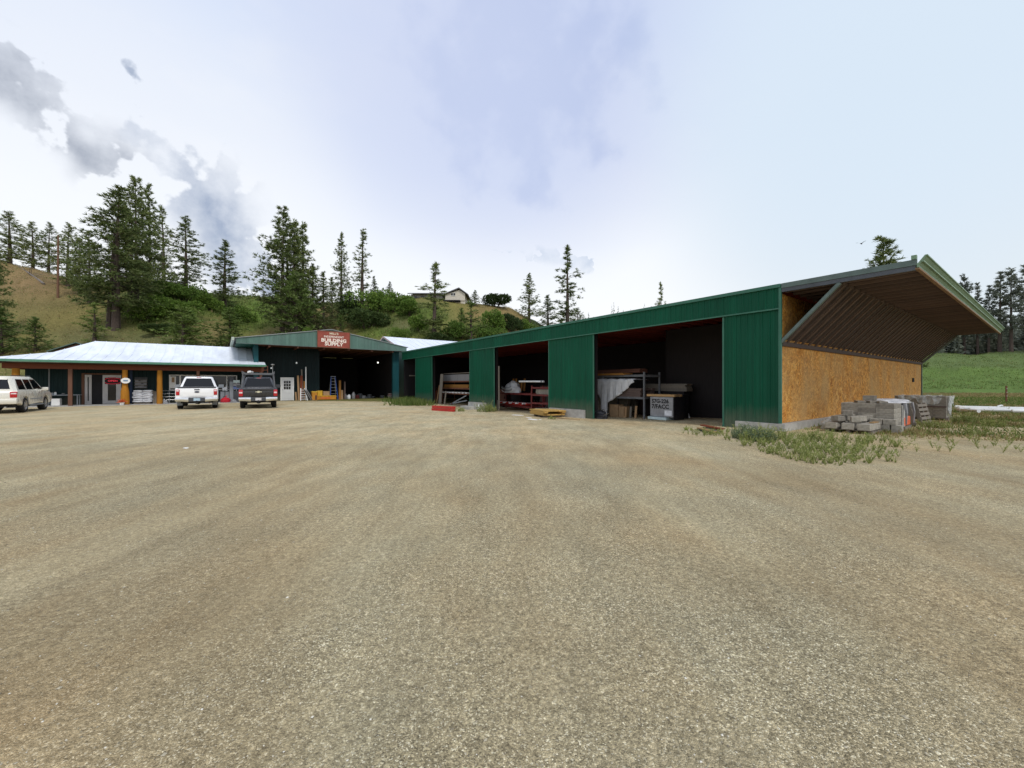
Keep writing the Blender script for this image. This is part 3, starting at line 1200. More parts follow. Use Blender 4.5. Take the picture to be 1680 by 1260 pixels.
def store():
    b = thing('store_building', 'low store with bright white metal roof and log-post porch along its front', 'building', (0, 0, 0))
    zE, zB, zR = 3.08, 3.72, 4.80
    E0, B0, R0 = (-26.3, 33.2, zE), (-24.0, 35.9, zB), (-22.4, 38.4, zR)
    m = MB()
    zq = zE + (zB - zE) * (34.35 - 33.2) / 2.7
    porch = [E0, (-11.6, 33.2, zE), (-11.6, 34.35, zq), (-12.34, 34.35, zq), (-12.34, 35.9, zB), B0]
    solid_poly(m, porch, .05)
    solid_poly(m, [(p[0], p[1], p[2] + .003) for p in (B0, (-12.34, 35.9, zB), (-12.34, 38.4, zR), R0)], .05)
    solid_poly(m, [(-24.0, 41, zB), B0, R0], .05)
    solid_poly(m, [(-26.3, 43.7, zE), E0, B0, (-24.0, 41, zB)], .05)
    solid_poly(m, [R0, (-12.34, 38.4, zR), (-12.34, 43.7, zE), (-26.3, 43.7, zE), (-24, 41, zB)], .05)
    x = -26.0
    while x < -11.7:
        top = 35.9 if x > -24 else 33.2 + (x + 26.3) / 2.3 * 2.7
        if x > -12.34:
            top = 34.3
        m.beam((x, 33.2, zE + .012), (x, top, zE + (zB - zE) * (top - 33.2) / 2.7 + .012), .035, .03)
        if -23.9 < x < -12.4:
            top2 = 38.4 if x > -22.4 else 35.9 + (x + 24) / 1.6 * 2.5
            m.beam((x, 35.9, zB + .014), (x, top2, zB + (zR - zB) * (top2 - 35.9) / 2.5 + .014), .035, .03)
        x += .6
    m.build('roof', M['white_roof'], b)
    m = MB()
    m.prism([(33.10, zE - .16), (33.22, zE - .16), (33.22, zE - .01), (33.07, zE - .01)], -26.4, -11.55, 'x')
    m.box(-26.42, -26.3, 33.1, 43.7, zE - .16, zE - .02)
    m.build('gutter', M['gutter'], b)
    m = MB()
    m.box(-25.7, -11.7, 33.78, 33.98, 2.50, 2.84)
    m.box(-25.72, -25.55, 33.98, 43, 2.50, 2.84)
    m.build('porch_beam', M['beam_red'], b)
    m = MB()
    m.box(-26.2, -11.7, 33.25, 35.88, 2.86, 2.90)
    m.build('porch_ceiling', wood('porch_boards', (.09, .05, .03), axis='x'), b)
    m = MB()
    m.box(-26.2, -12.35, 33.4, 43.5, -.3, .03)
    m.build('porch_slab', M['concrete'], b)
    m = MB()
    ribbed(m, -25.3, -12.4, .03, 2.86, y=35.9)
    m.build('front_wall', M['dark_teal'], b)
    m = MB()
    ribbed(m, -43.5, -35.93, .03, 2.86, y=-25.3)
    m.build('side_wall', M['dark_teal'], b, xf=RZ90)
    m = MB()
    m.box(-25.2, -12.4, 43.4, 43.5, .03, 2.86)
    m.build('rear_wall', M['dark_teal'], b)
    # posts under the beam
    for px, r, mat, sq in ((26, .19, 'log', 0), (205, .15, 'log', 0), (262, .165, 'log', 0), (115.5, .10, 'brown_post', 1), (325, .09, 'brown_post', 1), (428, .09, 'brown_post', 1)):
        x = t_at(px, 33.88)
        m = MB()
        if sq:
            m.box(x - r, x + r, 33.88 - r, 33.88 + r, .03, 2.5, bevel=.012)
            o = m.build('porch_post', M[mat], b)
        else:
            prof = [(x, 33.88 + .012 * math.sin(i * 1.7), .03 + i * 2.47 / 8) for i in range(9)]
            rs = [r * (1.06 - .02 * i + .03 * math.sin(i * 2.3)) for i in range(9)]
            if px == 205:
                rs = [.24, .245, .235, .225, .17, .15, .15, .15, .15]
            m.tube(prof, rs, 14)
            o = m.build('porch_post', M[mat], b, smooth=True)
    # entrance: brown casing, one leaf slid open, one leaf closed
    y = 35.84
    P = [t_at(p, y) for p in (134, 139, 150.5, 168.5, 199)]
    zt = 2.18
    m = MB()
    m.box(P[0], P[1], y - .05, y + .03, .03, zt + .1)
    m.box(P[1], P[4] + .1, y - .03, y + .03, zt, zt + .1)
    e = m.build('entrance_frame', M['brown_post'], b)
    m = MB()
    m.box(P[2], P[3], y + .005, y + .04, .04, zt)  # black slab painted as the dark interior behind the opening
    m.build('doorway_dark', M['black_ink_and_shade'], b)
    for a, c, w in ((P[1] + .01, P[2], .14), (P[3], P[4], .27)):
        m = MB()
        m.box(a, a + w, y - .04, y + .01, .04, zt - .02)
        m.box(c - w, c, y - .04, y + .01, .04, zt - .02)
        m.box(a + w, c - w, y - .04, y + .01, .04, .28)
        m.box(a + w, c - w, y - .04, y + .01, zt - .19, zt - .02)
        d = m.build('entrance_door', M['frame_white'], b)
        m = MB()
        m.box(a + w, c - w, y - .02, y, .28, zt - .19)
        m.build('pane', M['glass'], d)
    # shop window
    w0, w1 = t_at(277.5, y), t_at(389, y)
    z0, z1 = 1.07, 2.16
    m = MB()
    for a, c in ((w0, w0 + .08), (w1 - .08, w1), (w0 + .62, w0 + .72), ((w0 + w1) / 2 - .04, (w0 + w1) / 2 + .04), (w1 - .75, w1 - .68)):
        m.box(a, c, y - .05, y + .02, z0, z1)
    m.box(w0, w1, y - .055, y + .02, z1 + .002, z1 + .07)
    m.box(w0, w1, y - .07, y + .02, z0 - .07, z0 - .002)
    wf = m.build('window', M['white'], b)
    m = MB()
    m.box(w0 + .08, w1 - .08, y - .02, y + .0, z0, z1)
    m.build('pane', M['glass'], wf)
    m = MB()
    m.tube([(t_at(81, y), y - .04, .1), (t_at(81, y), y - .04, 2.86)], .035)
    m.build('downpipe', M['grey_paint'], b)
    m = MB()
    bx = t_at(215, y)
    m.box(bx - .08, bx + .08, y - .02, y + .02, .05, 2.8)
    m.build('blue_post', plain('navy_paint', (.012, .03, .075), .6), b)
    return b


def rear_buildings():
    # white-roofed barn in the corner behind the bay and the long shed
    b = thing('barn', 'barn with plain white metal roof rising behind the joint of bay and long shed', 'building', (0, 0, 0))
    t0, t1 = 1.6, 22.0
    m = MB()
    solid_poly(m, [(t0, 35.6, 4.65), (t1, 35.6, 4.65), (t1, 44, 7.38), (t0, 44, 7.38)], .06)
    solid_poly(m, [(t1, 52.4, 4.65), (t0, 52.4, 4.65), (t0, 44.002, 7.38), (t1, 44.002, 7.38)], .06)
    x = t0 + .3
    while x < t1:
        m.beam((x, 35.6, 4.662), (x, 44, 7.392), .04, .03)
        x += .9
    m.build('roof', M['white_roof'], b)
    m = MB()
    m.prism([(36, -.3), (52, -.3), (52, 4.7), (44, 7.25), (36, 4.7)], t0 + .3, t1 - .3, 'x')
    m.build('wall', M['green_old'], b)
    m = MB()
    m.prism([(35.58, 4.52), (44, 7.22), (52.42, 4.52), (52.42, 4.7), (44, 7.42), (35.58, 4.7)], t0 - .04, t0 + .0, 'x')
    m.build('rake_trim', plain('pinkish_trim', (.52, .40, .38), .6), b)
    # dark green roof peeking out beyond the left end of the store
    b = thing('back_shed', 'small outbuilding with dull green roof behind the left end of the white store roof', 'shed', (0, 0, 0))
    s = 47.0
    a = t_at(76, s)
    c = t_at(124, s)
    z0, z1 = z_at(575.5, a, s), z_at(561, c, s)
    m = MB()
    solid_poly(m, [(a, s, z0), (c, s, z1), (c, s + 9, z1), (a, s + 9, z0)], .08)
    solid_poly(m, [(c + .002, s, z1), (2 * c - a, s, z0), (2 * c - a, s + 9, z0), (c + .002, s + 9, z1)], .08)
    m.build('roof', plain('dull_green_roof', (.075, .12, .10), .6, var=.15), b)
    m = MB()
    m.prism([(a + .4, .0), (2 * c - a - .4, .0), (2 * c - a - .4, z0 + .05), (c, z1 - .14), (a + .4, z0 + .05)], s + .4, s + 8.6, 'y')
    m.build('wall', M['brown_post'], b)


def hill_house():
    Y = 108.0

    def Xp(px):
        return (px - CX) / F * Y

    def Zp(py):
        return EYE + (CY - py) / F * Y
    X, _, Z = Xp(718), 0, Zp(497)
    b = thing('hill_house', 'cream and grey house on the hilltop behind the tall pine', 'house', (X, Y, Z), base=False)

    def l(px, py):
        return Xp(px) - X, Zp(py) - Z
    x0, x1 = l(671.5, 0)[0], l(737, 0)[0]
    ze, zr, zb = l(0, 482)[1], l(0, 475.5)[1], l(0, 503)[1]
    m = MB()
    m.box(x0 + .3, x1, .6, 9, zb - 2, ze)
    m.build('wall', M['house_grey'], b)
    m = MB()
    m.prism([(-.4, ze - .1), (4.8, zr), (10, ze - .1), (10, ze + .14), (4.8, zr + .24), (-.4, ze + .14)], x0 - .4, x1 + .3, 'x')
    m.build('roof', M['house_roof'], b)
    for px in (679, 690, 727):
        m = MB()
        a, c = l(px, 0)[0], l(px + 5, 0)[0]
        m.box(a, c, .54, .6, l(0, 490)[1], l(0, 485)[1])
        m.build('window', M['glass'], b)
    g0, g1, ga = l(732, 0)[0], l(764, 0)[0], l(754.5, 0)[0]
    zw0, zap = l(0, 501)[1], l(0, 476)[1]
    zg0, zg1 = l(0, 484)[1], l(0, 483.5)[1]
    m = MB()
    m.prism([(g0, zw0 + 1.0), (g1, zw0 + 1.0), (g1, zg1), (ga, zap - .3), (g0, zg0 - .2)], -1.5, 8, 'y')
    m.build('gable_wall', M['house_wall'], b)
    m = MB()
    m.prism([(g0 - .9, zg0 - .55), (ga, zap), (g1 + .9, zg1 - .5), (g1 + .9, zg1 - .25), (ga, zap + .28), (g0 - .9, zg0 - .3)], -2.0, 8.4, 'y')
    m.build('gable_roof', M['house_roof'], b)
    m = MB()
    m.box(g0 - .5, g1 - 1.2, -2.4, -1.2, zw0 + .6, zw0 + .98)
    m.build('deck', M['dark_wood'], b)
    m = MB()
    m.box(g0 + .3, g1 - .02, -1.3, 7.8, zw0 - 4, zw0 + .99)
    m.build('basement_wall', M['house_wall'], b)
    m = MB()
    a, c = l(741.5, 0)[0], l(748, 0)[0]
    m.box(a, c, -1.56, -1.5, l(0, 487)[1], l(0, 483)[1])
    w = m.build('window', M['glass'], b)
    m = MB()
    m.box(a - .1, c + .1, -1.58, -1.56, l(0, 483)[1], l(0, 483)[1] + .1)
    m.box(a - .1, c + .1, -1.58, -1.56, l(0, 487)[1] - .1, l(0, 487)[1])
    m.box((a + c) / 2 - .05, (a + c) / 2 + .05, -1.58, -1.56, l(0, 487)[1], l(0, 483)[1])
    m.build('window_frame', M['white'], w)


SHED = lumber_shed()
equipment_bay()
store()
rear_buildings()
hill_house()


def shop_sign():
    s = 33.36
    t0, t1 = t_at(521, s), t_at(573, s)
    tm = (t0 + t1) / 2
    z0, z1 = 4.80, 6.20
    b = thing('shop_sign', 'red building supply sign with cream lettering on the peak of the gable', 'sign', (tm, s, z0))
    w, h = t1 - t0, z1 - z0
    m = MB()
    m.box(-w / 2, w / 2, -.10, -.03, 0, h)
    m.build('board', M['sign_red'], b)
    m = MB()
    f = .05
    m.box(-w / 2 - f, -w / 2, -.12, -.02, -f, h + f)
    m.box(w / 2, w / 2 + f, -.12, -.02, -f, h + f)
    m.box(-w / 2, w / 2, -.12, -.02, h, h + f)
    m.box(-w / 2, w / 2, -.12, -.02, -f, 0)
    m.build('frame', M['brown_post'], b)
    up = Matrix.Rotation(R(90), 4, 'X')

    def tx(txt, size, z, mat, sx, bold=.0):
        text_mesh('lettering', txt, size, M[mat], b, Matrix.Translation((0, -.106, z)) @ up, bold, .006, sx=sx)
    tx("MILL'S", .26, 1.22, 'sign_text2', 1.1, .006)
    tx('INDEPENDENT', .25, .93, 'sign_text', 1.0, .004)
    tx('BUILDING', .42, .60, 'sign_text', 1.12, .014)
    tx('SUPPLY', .42, .27, 'sign_text', 1.12, .014)


shop_sign()
# ------------------------------------------------------------------ trees and shrubs
def blade(verts, faces, p, d, ln, w, rng):
    """One narrow leaf or needle spray: a triangle from p along d."""
    side = d.cross(Vector((rng.uniform(-1, 1), rng.uniform(-1, 1), rng.uniform(-1, 1))))
    if side.length < 1e-3:
        side = Vector((1, 0, 0))
    side.normalize()
    n = len(verts)
    verts += [p - side * w * .5, p + side * w * .5, p + d * ln + side * w * .12, p + d * ln - side * w * .12]
    faces.append((n, n + 1, n + 2, n + 3))


def pine_mesh(name, seed, H, W, bare, whorls, per, prof, droop=-.15, lift=.6, tuft=8, tl=.5, tw=.16, leafmat='needle', twin=False, gap=.12, wob=.3):
    """Trunk mesh and crown mesh of a conifer H metres tall whose crown is W metres in radius."""
    rng = random.Random(seed)
    tr = MB()
    nseg = 9
    lean = [Vector((rng.uniform(-1, 1), rng.uniform(-1, 1), 0)) * .012 * H for _ in range(2)]

    def axis(z):
        u = z / H
        return Vector((lean[0].x * u * u + lean[1].x * u * (1 - u), lean[0].y * u * u + lean[1].y * u * (1 - u), z))
    r0 = .016 * H + .05
    zs = [-1.2] + [H * .97 * i / nseg for i in range(nseg + 1)]
    tr.tube([axis(z) for z in zs], [r0 * 1.25] + [r0 * (1 - .93 * i / nseg) for i in range(nseg + 1)], 8)
    if twin:
        off = Vector((r0 * 3.2, -r0, 0))
        tr.tube([axis(z) * 1 + off * (1 - .6 * z / H) for z in (-1.2, H * .2, H * .45, H * .7)], [r0, r0 * .85, r0 * .55, r0 * .2], 8)
    verts, faces = [], []
    z = bare * H
    step = (1 - bare) * H / whorls
    k = 0
    while z < H * .985:
        u = (z / H - bare) / (1 - bare)
        L0 = W * prof(u)
        for i in range(per):
            if rng.random() < gap:
                continue
            az = rng.random() * 2 * PI
            L = L0 * rng.uniform(1 - wob * 1.6, 1 + wob * .45)
            zz = z + rng.uniform(-1.3, 1.3) * step
            a = axis(min(zz, H))
            el = droop + (lift - droop) * u ** 1.3 + rng.uniform(-.14, .14)
            d = Vector((math.cos(az) * math.cos(el), math.sin(az) * math.cos(el), math.sin(el)))
            # limb: droops, then turns up at the tip
            pts = []
            for q in range(4):
                f = q / 3
                pts.append(a + d * L * f + Vector((0, 0, (-.10 * math.sin(f * PI) + .10 * f * f) * L)))
            br = .022 + .010 * L
            tr.tube(pts, [br, br * .75, br * .5, br * .2], 3, caps=False)
            nt = max(2, int(2 + L * 2.3))
            for q in range(nt):
                f = rng.uniform(.28, 1.02) if q else 1.0
                g = f * 3
                i0 = min(2, int(g))
                p = pts[i0].lerp(pts[i0 + 1], g - i0)
                sp = .10 + .13 * L
                p = p + Vector((rng.gauss(0, sp * .6), rng.gauss(0, sp * .6), rng.gauss(0, sp * .5)))
                s = rng.uniform(.75, 1.25)
                for _ in range(tuft):
                    v = Vector((rng.gauss(0, 1), rng.gauss(0, 1), rng.gauss(.35, .75))) + d * .9
                    v.normalize()
                    blade(verts, faces, p, v, tl * s * rng.uniform(.7, 1.2), tw * s, rng)
        z += step * rng.uniform(.7, 1.3)
        k += 1
    # leader
    for _ in range(tuft * 3):
        v = Vector((rng.gauss(0, .5), rng.gauss(0, .5), 1)).normalized()
        blade(verts, faces, axis(H * rng.uniform(.93, 1.0)), v, tl, tw, rng)
    root = bpy.data.objects.new(name, None)
    t = tr.build('trunk', M['bark'], root, smooth=True)
    c = raw('crown', verts, faces, M[leafmat], root)
    COL.objects.unlink(t)
    COL.objects.unlink(c)
    return root, H, W


def cone(u):
    return max(.05, (1 - u) ** .8 * (.86 + .14 * math.sin(u * 19)))


def round_cone(u):
    return max(.10, (1 - u ** 1.9) * (.62 + .38 * min(1, u * 3.2)) * (.88 + .12 * math.sin(u * 23)))


def column(u):
    return max(.09, (1 - u ** 2.4) * (.75 + .25 * min(1, u * 5)) * (.82 + .18 * math.sin(u * 29)))


def ragged(u):
    return max(.10, (1 - u ** 1.5) * (.55 + .45 * min(1, u * 2.5)) * (.70 + .30 * math.sin(u * 21 + 1)))


PROTO = {
    'pine_a': pine_mesh('pine_tree', 1, 20, 4.3, .09, 28, 6, round_cone, -.22, .75, 12, .44, .10),
    'pine_b': pine_mesh('pine_tree', 2, 20, 3.6, .14, 27, 5, ragged, -.25, .7, 12, .44, .10, gap=.2),
    'pine_c': pine_mesh('pine_tree', 3, 20, 4.0, .10, 26, 6, cone, -.12, .8, 12, .42, .10),
    'pine_big': pine_mesh('pine_tree', 4, 24, 5.6, .18, 27, 8, round_cone, -.25, .6, 12, .5, .115, twin=True, gap=.05),
    'fir_a': pine_mesh('fir_tree', 5, 20, 2.9, .10, 34, 6, column, -.30, .55, 11, .38, .09, gap=.12),
    'fir_b': pine_mesh('fir_tree', 6, 20, 2.6, .12, 30, 5, ragged, -.3, .5, 11, .38, .09, gap=.22),
    'young_a': pine_mesh('young_pine', 7, 6, 1.9, .05, 15, 7, cone, .1, .95, 13, .27, .06, 'needle_young', gap=.05),
    'young_b': pine_mesh('young_pine', 8, 6, 2.3, .04, 14, 8, round_cone, .05, .9, 13, .28, .065, 'needle_young', gap=.05),
    'young_c': pine_mesh('young_pine', 9, 6, 2.0, .05, 12, 5, ragged, .25, 1.0, 11, .28, .055, 'needle_young', gap=.18),
    'far': pine_mesh('pine_tree', 10, 20, 4.2, .25, 18, 5, round_cone, -.2, .6, 11, .6, .15, 'needle_veiled'),
    'far_b': pine_mesh('pine_tree', 13, 20, 3.4, .32, 17, 5, ragged, -.15, .6, 11, .6, .15, 'needle_veiled'),
}


def shrub_mesh(name, seed, W, Hh, n, ls, mat, lobes=6):
    rng = random.Random(seed)
    L = [(Vector((rng.gauss(0, .42) * W, rng.gauss(0, .42) * W, Hh * rng.uniform(.35, .72))), rng.uniform(.35, .6)) for _ in range(lobes)]
    verts, faces = [], []
    tr = MB()
    for c, r in L:
        tr.tube([(0, 0, -.4), tuple(c * .5 + Vector((0, 0, -.1))), tuple(c)], [.05, .035, .015], 4, caps=False)
    for i in range(n):
        c, r = L[rng.randrange(lobes)]
        v = Vector((rng.gauss(0, 1), rng.gauss(0, 1), rng.gauss(.15, 1))).normalized()
        p = c + Vector((v.x * W * r, v.y * W * r, v.z * Hh * r * .75)) * rng.uniform(.6, 1.05)
        if p.z < .05:
            p.z = rng.uniform(.05, .3)
        for _ in range(3):
            d = (v + Vector((rng.gauss(0, .6), rng.gauss(0, .6), rng.gauss(.1, .6)))).normalized()
            blade(verts, faces, p, d, ls * rng.uniform(.6, 1.2), ls * .55, rng)
    root = bpy.data.objects.new(name, None)
    t = tr.build('stem', M['bark'], root)
    c = raw('foliage', verts, faces, M[mat], root)
    COL.objects.unlink(t)
    COL.objects.unlink(c)
    return root, Hh, W


PROTO.update({
    'shrub_a': shrub_mesh('shrub', 21, 2.0, 2.4, 1500, .22, 'leaf'),
    'shrub_b': shrub_mesh('shrub', 22, 2.4, 2.0, 1500, .22, 'leaf', 9),
    'shrub_c': shrub_mesh('shrub', 23, 2.0, 2.2, 1500, .22, 'leaf_dark', 7),
})


def plant(kind, px, pt, pb, hw, label, group, cat='tree', rot=None, depth=None, shear=1.0):
    """Stand a copy of a tree where the photograph shows its foot (px, pb), as tall and wide as it looks there."""
    root, H, W = PROTO[kind]
    if depth is None:
        X, Y, Z = hit(px, pb)
    else:
        Y = depth
        X = (px - CX) / F * Y
        Z = G(X, Y)
    # the visible foot may be hidden: stand it on the ground either way
    h = EYE + (CY - pt) / F * Y - Z
    w = hw / F * Y * (1.32 if ('pine' in kind or 'fir' in kind or 'young' in kind or 'far' in kind) else 1.08)
    o = root.copy()
    COL.objects.link(o)
    o.location = (X, Y, Z - .05)
    rng = random.Random(int(px * 7 + pt * 13))
    o.rotation_euler = (0, 0, rng.random() * 6.28 if rot is None else rot)
    o.scale = (w / W, w / W, h / H)
    for ch in root.children:
        c = ch.copy()
        COL.objects.link(c)
        c.parent = o
    return tag(o, label, cat, group)


G1, G2, G3, G4, G5 = 'pines on the slope behind the store', 'conifers behind the gable bay', 'conifers on the hill by the house', 'pines beyond the long shed', 'shrubs on the hillside'
TREES = [
    # left slope and skyline
    ('pine_a', -4, 395, 560, 24, 'dark pine cut off by the left picture edge, above the gold car', G1),
    ('pine_a', 16, 347, 432, 27, 'round-topped skyline pine, first from the left edge of the photo', G1),
    ('pine_a', 54, 364, 437, 20, 'skyline pine at the top of the bare slope, left of two thin-trunked ones', G1),
    ('pine_a', 80, 365, 444, 17, 'thin skyline pine just left of the power pole', G1),
    ('pine_a', 111, 366, 470, 22, 'skyline pine just right of the power pole top', G1),
    ('pine_a', 130, 390, 484, 20, 'short skyline pine tucked between the power pole pine and the giant pine', G1),
    ('pine_a', 147, 379, 498, 24, 'bushy pine touching the left flank of the giant pine', G1),
    ('pine_big', 190, 309, 541, 58, 'giant double-trunked dark pine behind the store roof', G1),
    ('pine_big', 224, 292, 508, 37, 'tallest pine top on the left, rising behind the giant double-trunked pine', G1),
    ('pine_a', 246, 303, 494, 26, 'tall pine forming the right shoulder of the giant pine clump', G1),
    ('pine_b', 268, 338, 470, 22, 'open pine with sky showing below, right beside the giant clump', G1),
    ('pine_a', 305, 355, 474, 29, 'open-branched skyline pine above the green thicket', G1),
    ('pine_c', 368, 395, 506, 30, 'lone conical pine against grey cloud on the ridge left of the gable', G1),
    ('young_a', 2, 507, 582, 30, 'bright young pine at the left picture edge behind the gold car', G1),
    ('young_a', 58, 522, 577, 22, 'small pointed young pine between the gold car and the green outbuilding roof', G1),
    ('young_c', 155, 500, 566, 32, 'pale thin young pine in front of the giant pine trunks', G1),
    ('young_b', 300, 507, 572, 43, 'broad bushy young pine right behind the store ridge', G1),
    ('young_a', 378, 508, 576, 32, 'young pine just left of the gable bay roof corner', G1),
    # behind the gable
    ('pine_big', 463, 344, 556, 42, 'tallest conifer of the dense clump behind the bay, with ragged left side', G2),
    ('fir_a', 484, 360, 552, 24, 'dark fir leaning on the tallest conifer of the bay clump', G2),
    ('fir_a', 498, 364, 545, 22, 'pointed fir on the right of the bay clump, top clear of its neighbours', G2),
    ('pine_c', 512, 434, 548, 26, 'mid-height dark conifer at the right foot of the bay clump', G2),
    ('pine_c', 531, 446, 545, 22, 'low pointed conifer left of the reddish bare patch', G2),
    ('pine_c', 545, 455, 530, 15, 'small conifer closing the bay clump on the right', G2),
    ('young_b', 486, 452, 566, 42, 'bushy lower pine in front of the bay clump, above the gable', G2),
    ('fir_a', 560, 381, 507, 14, 'slim dark fir standing alone, left of a similar thinner one', G2),
    ('fir_b', 594, 375, 508, 20, 'slim see-through fir, right one of the standing pair', G2),
    ('fir_a', 574, 478, 510, 20, 'low dark fir filling the gap between the standing pair', G2),
    ('pine_c', 614, 453, 502, 11, 'tiny skyline fir right of the standing pair', G2),
    ('pine_c', 639, 462, 497, 10, 'tiny pointed skyline fir left of the hill house', G2),
    ('young_a', 559, 518, 556, 13, 'small dark fir on the reddish patch above the sign', G2),
    # by the house
    ('pine_b', 713, 429, 566, 33, 'tall shaggy pine standing in front of the hill house', G3),
    ('young_c', 773, 498, 566, 36, 'grey-green open pine right below the hill house gable', G3),
    ('young_a', 757, 507, 556, 14, 'small pointed dark pine on the tan bank below the house', G3),
    ('pine_c', 779, 476, 502, 11, 'small pine touching the right wall of the hill house', G3),
    ('pine_c', 868, 449, 527, 20, 'conical dark pine alone at the right end of the hill', G3),
    ('pine_c', 899, 484, 545, 20, 'shorter pine between the conical one and the tall open one', G3),
    ('pine_b', 931, 404, 552, 29, 'tall open pine with bare lower trunk above the shed roof', G3),
    ('pine_a', 948, 505, 552, 18, 'low rounded pine at the right foot of the tall open one', G3),
]
for a in TREES:
    plant(a[0], a[1], a[2], a[3], a[4], a[5], a[6])
# the tree tops that rise over the long shed, and the stand on the right
plant('pine_b', 1085, 463, 0, 15, 'single pine top poking over the middle of the shed roof', G4, depth=120)
plant('pine_big', 1454, 391, 0, 58, 'round pine crown poking over the shed roof under the bird', G4, depth=62)
for px, pt, hw, dp, lab, kd in (
        (1582, 452, 17, 118, 'pine half hidden behind the green roof gutter', 'far'), (1604, 466, 13, 116, 'smallest pine right of the roof gutter', 'far_b'),
        (1622, 470, 13, 114, 'thin pine left of the tallest pale stand', 'far_b'), (1640, 448, 20, 112, 'tall pale pine, left member of the right-hand stand', 'far_b'),
        (1659, 441, 22, 110, 'tallest pale pine in the middle of the right-hand stand', 'far'), (1684, 436, 20, 108, 'pale pine cut by the right picture edge', 'far_b'),
        (1715, 452, 22, 112, 'pale pine just outside the right picture edge', 'far')):
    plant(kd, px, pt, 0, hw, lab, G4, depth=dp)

SHRUBS = [
    ('shrub_a', 262, 462, 492, 26, 'bright shrub at the upper left of the green thicket'), ('shrub_b', 300, 470, 496, 30, 'wide bright shrub under the skyline pine'),
    ('shrub_a', 338, 484, 508, 24, 'bright shrub left of the lone conical pine'), ('shrub_b', 282, 492, 520, 34, 'middle shrub of the green thicket'),
    ('shrub_b', 238, 500, 526, 28, 'shrub beside the giant pine trunks'),
    ('shrub_c', 262, 530, 548, 26, 'dark low shrub right of the giant pine foot'), ('shrub_a', 396, 505, 530, 22, 'shrub at the foot of the lone conical pine'),
    ('shrub_a', 505, 540, 572, 16, 'yellowish shrub directly left of the shop sign'),
    ('shrub_b', 618, 480, 512, 30, 'shrub below the slim firs'), ('shrub_a', 648, 484, 512, 24, 'hilltop shrub left of the hill house'),
    ('shrub_a', 672, 494, 518, 22, 'shrub under the left corner of the hill house'), ('shrub_c', 600, 505, 540, 34, 'dark wide shrub right of the reddish patch'),
    ('shrub_a', 690, 520, 545, 18, 'shrub at the left foot of the shaggy pine'), ('shrub_a', 742, 530, 562, 20, 'bright shrub right of the shaggy pine foot'),
    ('shrub_c', 814, 480, 504, 25, 'dark dome-shaped shrub on the hilltop right of the house'), ('shrub_a', 815, 512, 546, 20, 'bright shrub in the middle of the tan bank'),
    ('shrub_c', 838, 514, 546, 22, 'dark shrub right of the bright bank one'), ('shrub_a', 862, 526, 548, 16, 'small shrub under the conical dark pine'),
    ('shrub_b', 800, 540, 562, 26, 'low shrub just above the shed roof line'), ('shrub_c', 722, 548, 568, 24, 'dark shrub on the white barn roof line'),
    ('shrub_c', 570, 492, 516, 22, 'dark shrub at the feet of the standing fir pair'), ('shrub_b', 655, 540, 560, 14, 'small shrub above the white barn roof tip'),
]
for k, px, pt, pb, hw, lab in SHRUBS:
    plant(k, px, pt, pb, hw, lab, G5, 'shrub')


def far_forest():
    """The wooded ridges that close the view; they read as one mass."""
    rng = random.Random(77)
    verts, faces = [], []

    def tree(px, Y, pt, hw, zb):
        X = (px - CX) / F * Y
        zt = EYE + (CY - pt) / F * Y
        W = hw / F * Y
        n = int(54)
        h = zt - zb
        for i in range(n):
            u = (i + rng.random()) / n
            z = zb + h * (.08 + .92 * u)
            rr = W * max(.06, (1 - u) ** .75) * rng.uniform(.55, 1.1)
            for _ in range(3):
                a = rng.random() * 6.283
                p = Vector((X + math.cos(a) * rr * .4, Y + math.sin(a) * rr * .4, z))
                d = Vector((math.cos(a), math.sin(a), rng.uniform(-.5, .5))).normalized()
                blade(verts, faces, p, d, rr * .75, W * .38, rng)
    for i in range(95):
        px = rng.uniform(940, 1215)
        Y = rng.uniform(185, 250)
        pt = 521 - (px - 960) * .065 + rng.uniform(-10, 12)
        if rng.random() < .18:
            pt -= rng.uniform(6, 16)
        X = (px - CX) / F * Y
        tree(px, Y, pt, rng.uniform(5, 8), G(X, Y) - 1)
    for i in range(460):
        px = rng.uniform(1490, 1900)
        Y = rng.uniform(116, 150)
        pt = rng.uniform(528, 560)
        X = (px - CX) / F * Y
        tree(px, Y, pt, rng.uniform(9, 16), G(X, Y) - 1)
    tag(raw('far_forest', verts, faces, M['needle_veiled']), kind='stuff')


far_forest()


def hill_grass():
    """Rough grass on the slopes: green and dry."""
    for name, mat, seed in (('hill_grass', 'grass', 31), ('dry_hill_grass', 'dry_grass', 32)):
        rng = random.Random(seed)
        verts, faces = [], []
        n = 0
        tries = 0
        while n < 16000 and tries < 150000:
            tries += 1
            Y = rng.uniform(46, 118)
            px = rng.uniform(-40, 950) if rng.random() < .8 else rng.uniform(1480, 1760)
            X = (px - CX) / F * Y
            Z = G(X, Y)
            if Z < .6:
                continue
            c, g = cover(X, Y, Z)
            green = c[1] > c[0] * 1.05
            if (mat == 'grass') != green and rng.random() < .92:
                continue
            h = rng.uniform(.18, .5) * (1.5 if green else .8)
            for _ in range(3):
                d = Vector((rng.gauss(0, .4), rng.gauss(0, .4), 1)).normalized()
                blade(verts, faces, Vector((X + rng.gauss(0, .2), Y + rng.gauss(0, .2), Z - .03)), d, h * rng.uniform(.5, 1.1) * (.4 if px > 1400 else 1), h * (.14 if px > 1400 else .25), rng)
            n += 1
        tag(raw(name, verts, faces, M[mat]), kind='stuff')


hill_grass()


